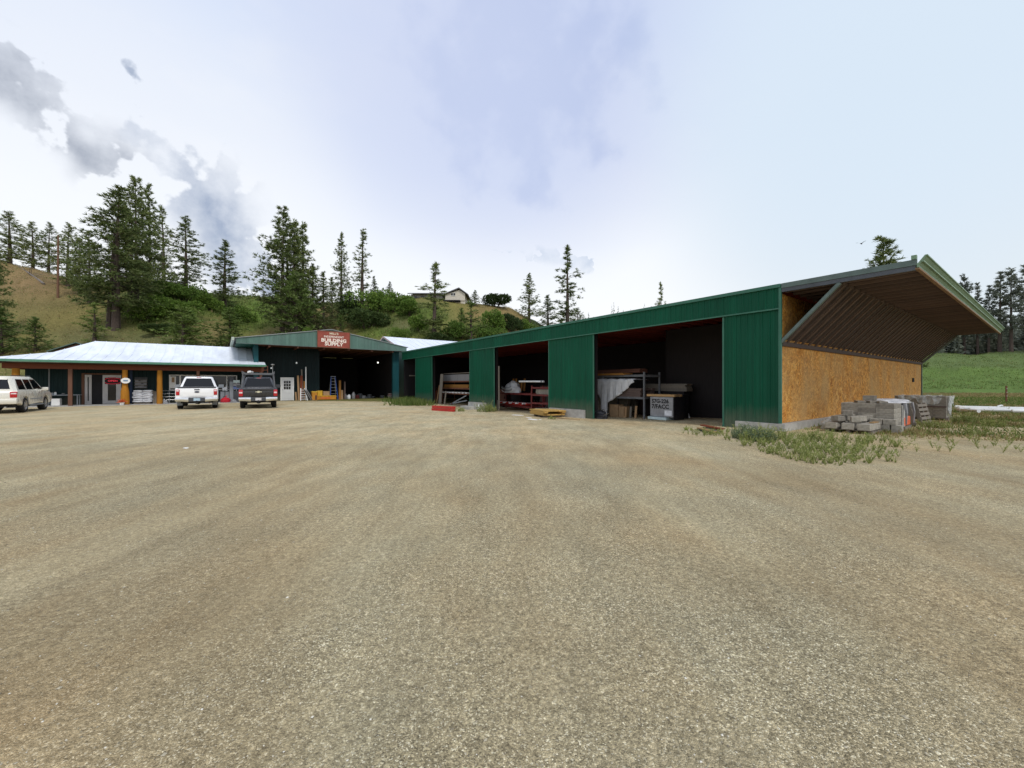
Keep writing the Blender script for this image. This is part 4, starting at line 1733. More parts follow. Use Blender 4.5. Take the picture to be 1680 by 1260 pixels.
# power pole on the bare slope
def power_pole():
    X, Y, Z = hit(95, 489)
    h = EYE + (CY - 386) / F * Y - Z
    b = thing('power_pole', 'brown wooden power pole on the bare slope beside the skyline pines', 'pole', (X, Y, Z), base=False)
    m = MB()
    r = .19
    m.tube([(0, 0, -1), (0.02, 0, h * .5), (.05, 0, h)], [r * 1.1, r * .9, r * .65], 10)
    m.build('pole', M['pole'], b, smooth=True)
    m = MB()
    m.box(-.9, .9, -.26, -.14, h * .70, h * .70 + .13)
    m.build('crossarm', M['lumber_grey'], b)
    for x in (-.75, .75):
        m = MB()
        m.lathe([(0, 0), (.05, 0), (.07, .08), (.04, .16), (0, .18)], 8, Matrix.Translation((x, -.2, h * .70 + .13)))
        m.build('insulator', M['grey_paint'], b)


power_pole()


def fallen_tree():
    X, Y, Z = hit(52, 452)
    b = thing('fallen_tree', 'grey fallen tree with bare branches lying on the tan slope', 'dead tree', (X, Y, Z), base=False)
    rng = random.Random(3)
    X1, Y1, Z1 = hit(72, 468)
    X0, Y0, Z0 = hit(30, 438)
    p = Vector((X0 - X, Y0 - Y, Z0 - Z + .15))
    q = Vector((X1 - X, Y1 - Y, Z1 - Z + .3))
    m = MB()
    m.tube([p, p.lerp(q, .5) + Vector((0, 0, .1)), q], [.08, .16, .24], 7)
    m.build('trunk', M['dead_wood'], b, smooth=True)
    m = MB()
    for i in range(16):
        a = p.lerp(q, rng.uniform(.02, .75))
        d = Vector((rng.gauss(.2, .8), rng.gauss(0, .8), rng.uniform(-.1, .9)))
        m.tube([a, a + d * .9, a + d * 1.9 + Vector((0, 0, -.25))], [.05, .035, .015], 4)
    m.build('branches', M['dead_wood'], b)


fallen_tree()
# ------------------------------------------------------------------ vehicles (local frame: x right, y forward, z up, rear bumper at y = 0)
def arch(cy, cz, r, n=9, a0=PI, a1=0.0):
    return [(cy + r * math.cos(a0 + (a1 - a0) * i / n), cz + r * math.sin(a0 + (a1 - a0) * i / n)) for i in range(n + 1)]


def wheel(parent, x, y, r, w, rim_mat, side):
    m = MB()
    Mx = Matrix.Translation((x, y, r)) @ Matrix.Rotation(R(90 if side > 0 else -90), 4, 'Y')
    h = w / 2
    m.lathe([(r * .60, -h), (r * .9, -h), (r * .985, -h * .72), (r, -h * .3), (r, h * .3), (r * .985, h * .72), (r * .9, h), (r * .62, h), (r * .60, h * .8), (r * .60, -h)], 28, Mx)
    wv = m.build('wheel', M['black'], parent, smooth=True)
    m = MB()
    m.lathe([(r * .60, h * .55), (r * .62, h * .97), (r * .55, h * .9), (r * .5, h * .5), (r * .2, h * .55), (r * .16, h * .8), (0, h * .82)], 24, Mx)
    for i in range(5):
        a = i * 2 * PI / 5
        p = Mx @ Vector((r * .14 * math.cos(a), r * .14 * math.sin(a), h * .72))
        q = Mx @ Vector((r * .56 * math.cos(a), r * .56 * math.sin(a), h * .8))
        m.beam(p, q, .09, .03, up=(1, 0, 0))
    m.build('rim', M[rim_mat], wv, smooth=True)
    return wv


def cab_loft(y0, y1, yr0, yr1, xb, xt, zb, zt):
    """Rounded greenhouse from a belt rectangle to a roof rectangle."""
    def ring(ya, yb, x, z, c=.10):
        return [(-x, ya + c, z), (-x + c, ya, z), (x - c, ya, z), (x, ya + c, z), (x, yb - c, z), (x - c, yb, z), (-x + c, yb, z), (-x, yb - c, z)]
    zz = [0, .45, .86, .96, 1.0]
    out = []
    for f in zz:
        g = f if f < .9 else .9 + (f - .9) * 2.2
        out.append(ring(y0 + (yr0 - y0) * g, y1 + (yr1 - y1) * g, xb + (xt - xb) * g * (1 if f < .9 else 1.0), zb + (zt - zb) * f, .10 + .10 * f))
    return out


def quad_panel(m, pts, n, d=.006):
    """Thin pane lying just proud of a body surface."""
    n = Vector(n).normalized()
    a = [Vector(p) + n * d for p in pts]
    b = [Vector(p) - n * .01 for p in pts]
    k = len(pts)
    m.mesh(a + b, [tuple(range(k)), tuple(range(2 * k - 1, k - 1, -1))] + [(i, k + i, k + (i + 1) % k, (i + 1) % k) for i in range(k)])


def pickup(label, px, py, head, paint, style):
    X, Y, Z = hit(px, py)
    t, s = inv(X, Y)
    b = thing('pickup_truck', label, 'pickup truck', (t, s, Z), head)
    W, r = 1.0, .40
    zb, zs = 1.26, .58
    # body side with wheel arches: bed, cab lower half, bonnet
    for part, y0, y1, zt, ac in (('bed', .12, 2.28, zb, 1.35), ('cab', 2.30, 4.35, zb + .02, None), ('front', 4.36, 6.0, zb - .02, 5.15)):
        poly = [(y0, zs)]
        if ac:
            poly += arch(ac, r, .49)
        poly += [(y1, zs), (y1, zt - (.18 if part == 'front' else 0)), (y1 - (.35 if part == 'front' else .0), zt), (y0, zt)]
        if part == 'front':
            poly = [p for i, p in enumerate(poly)]
        m = MB()
        m.prism(poly, -W, W, 'x', bevel=.045)
        o = m.build(part, M[paint], b, smooth=True)
        if part == 'bed':
            bed = o
        if part == 'cab':
            cab = o
    m = MB()
    rings = cab_loft(2.32, 4.75, 2.52, 3.95, .95, .70, zb + .0, 1.97)
    m.loft(rings)
    roof = m.build('cab_roof', M[paint], cab, smooth=True)
    # rear window on the sloping back of the cab
    m = MB()
    def rear(x, f):
        return (x, 2.32 + .20 * f, zb + (1.97 - zb) * f)
    quad_panel(m, [rear(-.80, .10), rear(.80, .10), rear(.62, .84), rear(-.62, .84)], (0, -1, .28))
    m.build('rear_window', M['car_glass'], cab)
    for sx in (-1, 1):
        m = MB()
        def sd(y, f):
            return (sx * (.95 + (.70 - .95) * f), y, zb + (1.97 - zb) * f)
        quad_panel(m, [sd(2.60, .12), sd(3.30, .12), sd(3.25, .82), sd(2.72, .82)], (sx, 0, .35))
        m.build('side_window', M['car_glass'], cab)
        m = MB()
        quad_panel(m, [sd(3.40, .12), sd(4.45, .12), sd(4.0, .82), sd(3.35, .82)], (sx, 0, .35))
        m.build('side_window', M['car_glass'], cab)
        m = MB()
        m.box(sx * 1.02 - .02, sx * 1.30, 4.05, 4.13, 1.24, 1.46, bevel=.02)
        m.beam((sx * .95, 4.12, 1.28), (sx * 1.1, 4.1, 1.32), .05, .05)
        m.build('mirror', M['dark_grey' if style == 'dark' else 'grey_paint'], b)
    # tailgate
    m = MB()
    m.box(-.78, .78, .085, .15, .74, zb - .015, bevel=.02)
    if style == 'white':
        m.box(-.74, .74, .078, .086, .82, .845)
    else:
        m.box(-.76, .76, .05, .09, zb - .17, zb - .02, bevel=.015)
    tg = m.build('tailgate', M[paint], b, smooth=True)
    m = MB()
    if style == 'white':
        m.lathe([(0, 0), (.12, 0), (.12, .012), (0, .014)], 20, Matrix.Translation((0, .083, 1.03)) @ Matrix.Rotation(R(90), 4, 'X') @ Matrix.Diagonal((1, .45, 1, 1)))
        m.build('badge', plain('dark_badge', (.03, .035, .06), .3), tg)
        m = MB()
        m.box(-.13, .13, .06, .088, 1.135, 1.195, bevel=.015)
        m.build('handle', M['black'], tg)
    else:
        m.prism([(-.17, 1.0), (-.06, 1.0), (-.06, .965), (.06, .965), (.06, 1.0), (.19, 1.0), (.17, 1.045), (.06, 1.045), (.06, 1.08), (-.06, 1.08), (-.06, 1.045), (-.15, 1.045)], .060, .084, 'y')
        m.build('badge', plain('pale_badge', (.62, .58, .42), .3, .3), tg)
        m = MB()
        m.box(-.12, .12, .04, .088, 1.10, 1.15, bevel=.012)
        m.build('handle', M['black'], tg)
    for sx in (-1, 1):
        m = MB()
        w0, w1 = (.80, .965) if style == 'white' else (.79, 1.0)
        z0, z1 = (.84, 1.18) if style == 'white' else (.76, 1.16)
        m.box(min(sx * w0, sx * w1), max(sx * w0, sx * w1), .085, .30, z0, z1, bevel=.025)
        tl = m.build('tail_light', M['tail'], b, smooth=True)
        m = MB()
        zc = z1 - .12 if style == 'white' else (z0 + z1) / 2 - .03
        m.box(min(sx * (w0 + .02), sx * (w1 - .02)), max(sx * (w0 + .02), sx * (w1 - .02)), .078, .1, zc, zc + .09, bevel=.01)
        m.build('reversing_lens', M['tail_clear'], tl)
    # bumper: two chrome ends and a dark step with the plate
    for sx in (-1, 1):
        m = MB()
        m.prism([(sx * .38, .44), (sx * 1.0, .50), (sx * 1.01, .70), (sx * .38, .70)], -.04, .16, 'y', bevel=.03)
        m.build('bumper', M['chrome'], b, smooth=True)
    m = MB()
    m.box(-.42, .42, -.02, .14, .46, .695, bevel=.02)
    st = m.build('bumper_step', M['dark_grey'], b)
    m = MB()
    m.box(-.155, .155, -.032, -.02, .50, .66, bevel=.005)
    pl = m.build('licence_plate', plain('plate_blue_white' if style == 'white' else 'plate_pale', (.42, .56, .66) if style == 'white' else (.62, .60, .60), .4, var=.2, scale=14), st)
    m = MB()
    m.box(-.06, .06, -.16, .1, .34, .44, bevel=.01)
    m.tube([(0, -.12, .44), (0, -.12, .52)], [.03, .035], 8)
    m.build('tow_hitch', M['black'], b)
    m = MB()
    m.box(-.75, .75, .3, 5.6, .36, .57)
    m.build('chassis', M['black'], b)
    m = MB()
    m.tube([(-.75, 1.35, .40), (.75, 1.35, .40)], .07, 8)
    m.lathe([(0, -.16), (.13, -.1), (.15, 0), (.13, .1), (0, .16)], 12, Matrix.Translation((0, 1.35, .40)) @ Matrix.Rotation(R(90), 4, 'X'))
    m.build('axle', M['black'], b)
    m = MB()
    m.tube([(.55, .9, .40), (.6, .25, .38)], .04, 8)
    m.build('exhaust_pipe', M['rust'], b)
    for sx in (-1, 1):
        for wy in (1.35, 5.15):
            wheel(b, sx * .84, wy, r, .27, 'alloy', sx)
        m = MB()
        if style == 'white':
            m.box(min(sx * .70, sx * .97), max(sx * .70, sx * .97), .80, .815, .22, .6)
            m.build('mud_flap', M['grey_paint'], b)
    if style == 'white':
        m = MB()
        m.box(-.90, .90, .10, 2.28, zb + .004, zb + .07, bevel=.02)
        m.build('bed_cover', M['dark_grey'], b)
        m = MB()
        m.box(-.12, .12, 2.50, 2.56, 1.895, 1.935)
        m.build('brake_lamp', M['tail'], cab)
    else:
        # ladder rack over the cab and gear carried on it
        m = MB()
        for sx in (-1, 1):
            m.beam((sx * .88, .25, zb), (sx * .80, .25, 2.12), .05, .05)
            m.beam((sx * .88, 2.2, zb), (sx * .80, 2.2, 2.12), .05, .05)
            m.beam((sx * .80, .25, 2.12), (sx * .80, 4.2, 2.12), .05, .05)
            m.beam((sx * .80, 4.2, 2.12), (sx * .95, 4.5, 1.35), .05, .05)
            m.beam((sx * .88, .9, zb), (sx * .81, 2.1, 2.1), .03, .03)
        for y in (.25, 2.2, 3.4):
            m.beam((-.84, y, 2.15), (.84, y, 2.15), .06, .07)
            for sx in (-1, 1):
                m.tube([(sx * .83, y, 2.15), (sx * .83, y, 2.30)], .025, 6)
        m.build('ladder_rack', M['rack_grey'], b)
        m = MB()
        m.box(-.12, .12, 2.50, 2.56, 1.88, 1.925)
        m.build('brake_lamp', M['tail'], cab)
        m = MB()
        m.tube([(.78, 2.2, 2.2), (.78, 2.2, 2.78)], .012, 6)
        m.lathe([(0, 0), (.10, .0), (.11, .05), (0, .08)], 10, Matrix.Translation((.78, 2.2, 2.76)))
        m.build('beacon', M['steel'], b)
        m = MB()
        m.beam((.28, 3.0, 2.42), (.28, 3.0, 2.62), .02, .02)
        m.beam((.5, 3.0, 2.2), (.5, 3.0, 2.72), .03, .03)
        m.beam((.18, 3.0, 2.2), (.18, 3.0, 2.66), .03, .03)
        m.beam((.18, 3.0, 2.62), (.5, 3.0, 2.70), .03, .03)
        m.beam((.18, 3.0, 2.42), (.5, 3.0, 2.46), .03, .03)
        m.build('headache_rack', M['rust'], b)
        g = thing('tool_roll', 'pale bundle strapped on top of the dark truck ladder rack', 'bundle', yardpt(b, (-.45, 2.2, 2.19)), head)
        m = MB()
        m.tube([(-.12, -.2, .08), (0, 0, .10), (.1, .3, .08)], [.07, .085, .06], 8)
        m.build('roll', M['paper'], g, smooth=True)
        m = MB()
        m.tube([(-.01, -.02, .10), (.01, .02, .10)], .092, 8)
        m.build('strap', M['black'], g)
    return b


def yardpt(b, p):
    bpy.context.view_layer.update()
    w = b.matrix_world @ Vector(p)
    t, s = inv(w.x, w.y)
    return (t, s, w.z)


pickup('white pickup truck with dark bed cover seen from behind at the porch', 323, 671.6, 0.0, 'paint_white', 'white')
pickup('charcoal pickup truck with ladder rack seen from behind near the bay', 424, 670.6, R(-4), 'paint_grey', 'dark')


def suv():
    X, Y, Z = hit(36, 676.8)       # rear right wheel contact
    t, s = inv(X, Y)
    b = thing('suv', 'champagne gold estate-bodied four-wheel-drive cut off by the left picture edge', 'suv', (t - .84, s - 1.15, Z), 0)
    W, r = .99, .39
    zb, zs = 1.16, .46
    poly = [(.0, .52), (.62, zs)] + arch(1.15, r, .47) + [(3.5, zs)] + arch(4.1, r, .47) + [(4.95, zs), (5.08, .62), (5.05, .92), (4.75, 1.05), (3.75, zb), (.06, zb), (.0, .95)]
    m = MB()
    m.prism(poly, -W, W, 'x', bevel=.06)
    body = m.build('body', M['paint_gold'], b, smooth=True)
    m = MB()
    m.loft(cab_loft(.07, 4.0, .30, 3.05, .95, .72, zb - .02, 1.90))
    roof = m.build('roof', M['paint_gold'], b, smooth=True)
    for sx in (-1, 1):
        def sd(y, f):
            return (sx * (.95 + (.72 - .95) * f), y, zb - .02 + .92 * 1.0 * f * (1.90 - zb + .02) / .92)
        for name, q in (('rear_side_window', [(.42, .10), (1.32, .10), (1.28, .80), (.52, .80)]), ('side_window', [(1.46, .10), (2.28, .10), (2.22, .80), (1.42, .80)]),
                        ('front_side_window', [(2.40, .10), (3.62, .10), (3.02, .80), (2.34, .80)])):
            m = MB()
            quad_panel(m, [sd(*p) for p in q], (sx, 0, .32))
            m.build(name, M['car_glass'], b)
        m = MB()
        m.box(min(sx * .74, sx * .985), max(sx * .74, sx * .985), -.012, .16, .80, 1.12, bevel=.03)
        tl = m.build('tail_light', M['tail'], b, smooth=True)
        m = MB()
        m.box(min(sx * .78, sx * .97), max(sx * .78, sx * .97), -.02, .02, .98, 1.05, bevel=.01)
        m.build('reversing_lens', M['tail_clear'], tl)
        m = MB()
        m.box(min(sx * 1.0, sx * 1.24), max(sx * 1.0, sx * 1.24), 3.36, 3.48, 1.13, 1.32, bevel=.03)
        m.beam((sx * .93, 3.44, 1.16), (sx * 1.05, 3.43, 1.2), .05, .05)
        m.build('mirror', M['paint_gold'], b, smooth=True)
        for y in (2.05, 3.0):
            m = MB()
            m.box(min(sx * .985, sx * 1.015), max(sx * .985, sx * 1.015), y - .22, y, 1.0, 1.04, bevel=.01)
            m.build('door_handle', M['chrome'], b)
        m = MB()
        for y in (1.40, 2.34, 3.42):
            m.box(min(sx * .97, sx * .9935), max(sx * .97, sx * .9935), y - .006, y + .006, .52, 1.12)
        m.box(min(sx * .97, sx * 1.005), max(sx * .97, sx * 1.005), 1.68, 3.58, .68, .72)
        m.build('door_trim', M['grey_paint'], b)
        m = MB()
        m.box(min(sx * .62, sx * .68), max(sx * .62, sx * .68), .5, 2.9, 1.925, 1.96, bevel=.01)
        m.build('roof_rail', M['dark_grey'], roof)
        m = MB()
        m.box(min(sx * .80, sx * 1.03), max(sx * .80, sx * 1.03), 1.72, 3.55, .34, .40, bevel=.015)
        m.build('running_board', M['grey_paint'], b)
        for wy in (1.15, 4.1):
            wheel(b, sx * .84, wy, r, .27, 'alloy', sx)
        m = MB()
        m.box(min(sx * .70, sx * .9), max(sx * .70, sx * .9), 5.0, 5.07, .72, .92, bevel=.02)
        m.build('headlight', M['tail_clear'], b)
    m = MB()
    quad_panel(m, [(-.72, .095, 1.25), (.72, .095, 1.25), (.60, .265, 1.76), (-.60, .265, 1.76)], (0, -1, .3))
    m.build('rear_window', M['car_glass'], b)
    m = MB()
    m.box(-1.0, 1.0, -.08, .25, .48, .76, bevel=.06)
    bp = m.build('bumper', M['paint_gold'], b, smooth=True)
    m = MB()
    m.box(-.16, .16, -.012, .004, .84, 1.0)
    m.build('licence_plate', M['white'], b)
    m = MB()
    m.box(-.8, .8, .2, 4.8, .30, .47)
    m.build('chassis', M['black'], b)
    m = MB()
    m.tube([(.55, .6, .34), (.6, -.02, .33)], .035, 8)
    m.build('exhaust_pipe', M['steel'], b)


suv()
# ------------------------------------------------------------------ stock, scrap and small things
_mesh_cache = {}


def gz(t, s):
    return G(*yard(t, s))


def box_thing(name, label, cat, t, s, z, dx, dy, dz, mat, rz=0.0, group=None, bevel=.004, tilt=None):
    """One simple solid piece (board, block, carton): a mesh that is the thing itself, standing on z at its middle."""
    key = (round(dx, 3), round(dy, 3), round(dz, 3), mat, bevel)
    me = _mesh_cache.get(key)
    if me is None:
        m = MB()
        m.box(-dx / 2, dx / 2, -dy / 2, dy / 2, 0, dz, bevel=bevel)
        o = m.build(name, M[mat])
        _mesh_cache[key] = o.data
    else:
        o = bpy.data.objects.new(name, me)
        link(o)
    x, y = yard(t, s)
    o.matrix_world = Matrix.Translation((x, y, z)) @ Matrix.Rotation(TH + rz, 4, 'Z') @ (tilt or Matrix())
    return tag(o, label, cat, group)


def pack(label, group, t, s, z, ln, w, h, nw, nh, mat, along='s', rz=0.0, rag=.04, seed=0, name='board', cat='board'):
    """A pack of boards, every board its own object."""
    rng = random.Random(seed + int(s * 31))
    for j in range(nh):
        for i in range(nw):
            if 0 < i < nw - 1 and 0 < j < nh - 1:
                continue        # buried inside the pack
            off = (i - (nw - 1) / 2) * (w + .004)
            e = rng.uniform(-rag, rag)
            c, d = math.cos(rz), math.sin(rz)
            a, b = (off, e) if along == 's' else (e, off)
            dx, dy = (w, ln) if along == 's' else (ln, w)
            box_thing(name, label, cat, t + a * c - b * d, s + a * d + b * c, z + j * (h + .003), dx, dy, h, mat, rz, group, .003)


def lean(label, t, s, z, ln, w, th, mat, ang_t=0.0, ang_s=0.0, name='board', cat='board', group=None, rz=0.0):
    """A board on end, leaning ang_t back (towards +t) and ang_s sideways (towards +s)."""
    tl = Matrix.Rotation(ang_t, 4, 'Y') @ Matrix.Rotation(-ang_s, 4, 'X')
    return box_thing(name, label, cat, t, s, z, th, w, ln, mat, rz, group, .003, tl)


def rack(label, t0, t1, ss, levels, zb, top, mat, name='storage_rack'):
    b = thing(name, label, 'rack', (t0, ss[0], zb))
    for s in ss:
        for t in (t0, t1):
            m = MB()
            m.box(t - t0 - .035, t - t0 + .035, s - ss[0] - .035, s - ss[0] + .035, 0, top)
            m.build('upright', M[mat], b)
    for z in levels:
        for t in (t0, t1):
            m = MB()
            m.box(t - t0 - .03, t - t0 + .03, .036, ss[-1] - ss[0] - .036, z - .10, z - .0)
            m.build('shelf_beam', M[mat], b)
        for s in ss:
            m = MB()
            m.box(.036, t1 - t0 - .036, s - ss[0] - .03, s - ss[0] + .03, z - .09, z - .01)
            m.build('cross_arm', M[mat], b)
    return b


def lumps(mb, seed, dx, dy, dz, n=14, nu=20, nv=10):
    """A soft rounded heap."""
    rng = random.Random(seed)
    rows = []
    for j in range(nv + 1):
        f = j / nv
        row = []
        for i in range(nu):
            a = 2 * PI * i / nu
            v = Vector((math.cos(a), math.sin(a), f * 2))
            nz = noise.noise(v * 1.6 + Vector((seed, 0, 0))) * .28 + noise.noise(v * 4 + Vector((0, seed, 0))) * .10
            r = math.cos(f * PI / 2 * .98) ** .45 * (1 + nz)
            row.append((dx / 2 * r * math.cos(a), dy / 2 * r * math.sin(a), dz * (f ** .85) * (1 + .5 * nz * f)))
        rows.append(row)
    mb.loft(rows)


# ---- first bay of the long shed (nearest)
def bay_one():
    t = 1.5
    sa = s_at(1057, t)
    g = gz(t, sa)
    rack('grey steel rack with timber in the first shed bay, partly under the pale tarpaulin', t, t + 1.2, (sa, sa + 2.5, sa + 4.6), (1.02, 2.08), g, 2.2, 'rack_grey')
    pack('orange board on the top level of the grey rack in the first bay', 'boards on the grey rack', t + .25, sa + 2.9, g + 2.08, 3.6, .18, .045, 4, 2, 'lumber_orange')
    pack('dark board of the pack beneath the tarpaulin on the grey rack', 'boards under the tarpaulin', t + .55, sa + 2.3, g + 1.02, 4.2, .28, .10, 4, 4, 'soffit')
    pack('reddish plank above the orange boards in the first bay', 'red planks on the grey rack', t + .8, sa + 2.6, g + 2.08 + .12, 4.0, .2, .09, 3, 2, 'red_wood')
    # tarpaulin hanging over the pack
    b = thing('tarpaulin', 'pale grey tarpaulin draped over timber in the first shed bay', 'tarpaulin', (t, sa + 2, g))
    tp = t - .12
    prof = [(972, 652), (979, 645), (984, 652), (987, 668), (993, 688), (996, 672), (998, 661), (1006, 655), (1016, 648), (1026, 640), (1033, 632), (1039, 627)]
    cols = []
    nrow = 9
    for i in range(45):
        px = 972 + (1039 - 972) * i / 44
        yb = lerp_tab(prof, px)[0]
        s = s_at(px, tp)
        zt_ = z_at(622.5 + .8 * math.sin(px * .4), tp, s)
        zb_ = z_at(yb, tp, s)
        col = [(t + 1.1 - t, s - sa - 2, zt_ - g - .02), (t + .3 - t, s - sa - 2, zt_ - g + .015)]
        for j in range(nrow):
            f = j / (nrow - 1)
            fold = .05 * math.sin(px * .55 + f * 1.2) * f + .03 * math.sin(px * 1.3 + 2) * f
            sw = .06 * math.sin(f * 2.5 + px * .1) * f
            col.append((tp - t + fold, s - sa - 2 + sw * .4, (zt_ + (zb_ - zt_) * f) - g))
        cols.append(col)
    verts = [p for c in cols for p in c]
    n = nrow + 2
    faces = [(i * n + j, (i + 1) * n + j, (i + 1) * n + j + 1, i * n + j + 1) for i in range(len(cols) - 1) for j in range(n - 1)]
    o = raw('sheet', verts, faces, M['tarp'], b)
    md = o.modifiers.new('thick', 'SOLIDIFY')
    md.thickness = .012
    o.data.polygons.foreach_set('use_smooth', [True] * len(faces))
    # cartons and offcuts standing underneath
    for px0, px1, y0, mat, lab in ((1000, 1013.5, 664, 'cardboard', 'large brown carton under the tarpaulin, next to its tail'), (1015, 1023, 667, 'cardboard', 'smaller brown carton under the tarpaulin, right of the large one')):
        tt = t + .1
        s0, s1 = s_at(px1, tt), s_at(px0, tt)
        zz = gz(tt, s0)
        box_thing('carton', lab, 'box', tt + .25, (s0 + s1) / 2, zz, .5, s1 - s0, z_at(y0, tt, s0) - zz, mat, bevel=.01)
    for px, y0, mat, lab in ((1026, 668, 'lumber_z', 'pale upright offcut nearest the cartons'), (1034, 667, 'lumber_grey', 'middle upright offcut right of the cartons'), (1042.5, 666, 'lumber_z', 'upright offcut closest to the rack post')):
        tt = t + .15
        s0 = s_at(px, tt)
        zz = gz(tt, s0)
        lean(lab, tt, s0, zz, z_at(y0, tt, s0) - zz, .10, .05, mat, .12)
    # heap of dark scrap at the door jamb
    tt = .35
    s0 = s_at(984, tt)
    m = MB()
    lumps(m, 4, .5, .9, .42)
    b = thing('scrap_heap', 'dark heap of black plastic and scrap beside the second green panel', 'scrap', (tt, s0, gz(tt, s0) - .02))
    m.build('plastic', M['black_wrap'], b)
    m = MB()
    rng = random.Random(4)
    for _ in range(9):
        p = Vector((rng.uniform(-.2, .2), rng.uniform(-.45, .45), rng.uniform(.1, .4)))
        m.beam(p, p + Vector((rng.uniform(-.2, .2), rng.uniform(-.4, .4), rng.uniform(-.1, .35))), .03, .02)
    m.build('offcuts', M['lumber_grey'], b)
    # wrapped crate with handwriting
    tt = 1.35
    s1, s0 = s_at(1066.5, tt), s_at(1104, tt)
    g = gz(tt, s0)
    zt_ = z_at(652, tt, s0) - g
    b = thing('wrapped_pallet', 'grey plastic-wrapped pallet with black handwriting and white slip in the first bay', 'pallet', (tt, (s0 + s1) / 2, g))
    w = (s1 - s0)
    dpt = .85
    m = MB()
    m.box(0, dpt, -w / 2, w / 2, .13, zt_, bevel=.025)
    m.build('load', M['grey_wrap'], b)
    m = MB()
    m.box(.02, dpt - .02, -w / 2 - .035, -w / 2 - .004, .02, zt_ + .02, bevel=.01)
    m.build('end_wrap', M['black_wrap'], b)
    m = MB()
    m.box(-.12, dpt, -w / 2 + .25, w / 2 + .04, .0, .12, bevel=.01)
    m.build('skid', M['pale_board'], b)
    m = MB()
    m.box(-.012, -.002, -w / 2 + .05, -w / 2 + .40, .20, .43)
    m.build('slip', M['white_wrap'], b)
    rot = Matrix.Rotation(R(-90), 4, 'Z') @ Matrix.Rotation(R(90), 4, 'X')
    for txt, z, sz in (('S7G-226', .82, .24), ('7/FACC', .58, .26)):
        text_mesh('handwriting', txt, sz, M['black_ink_and_shade'], b, Matrix.Translation((-.008, .05, z)) @ rot, .008, .003)
    pack('yellow timber lying across the top of the handwritten pallet', 'timbers on the wrapped pallet', tt + .35, (s0 + s1) / 2 + .1, g + zt_ + .02, w + .25, .16, .10, 4, 1, 'lumber')
    # black-wrapped unit behind it
    tt2 = 2.5
    s2 = s_at(1118, tt2)
    g2 = gz(tt2, s2)
    b = thing('wrapped_stack', 'black plastic-wrapped stack just right of the handwritten pallet', 'stack', (tt2, s2 + .5, g2))
    m = MB()
    m.box(-.3, .6, -.5, .5, 0, 1.12, bevel=.03)
    m.build('wrap', M['black_wrap'], b)
    m = MB()
    m.box(-.33, -.303, -.33, -.29, .25, 1.0)
    m.build('strap', M['steel'], b)
    pack('dim sheet in the far stack above the handwritten pallet', 'sheets behind the wrapped pallet', 3.4, s2 + 1.3, g2 + 1.25, 2.3, .5, .07, 1, 5, 'lumber_grey', rag=.08)
    box_thing('trestle', 'low dark trestle carrying the dim sheets behind the handwritten pallet', 'base', 3.4, s2 + 1.3, g2, .55, 2.1, 1.24, 'dark_wood')
    x, y, z = hit(1131, 686)
    a, c = inv(x, y)
    lean('small white stake standing on the gravel in the first bay', a, c, z, .22, .05, .03, 'white', .1, .25, 'stake', 'stake')


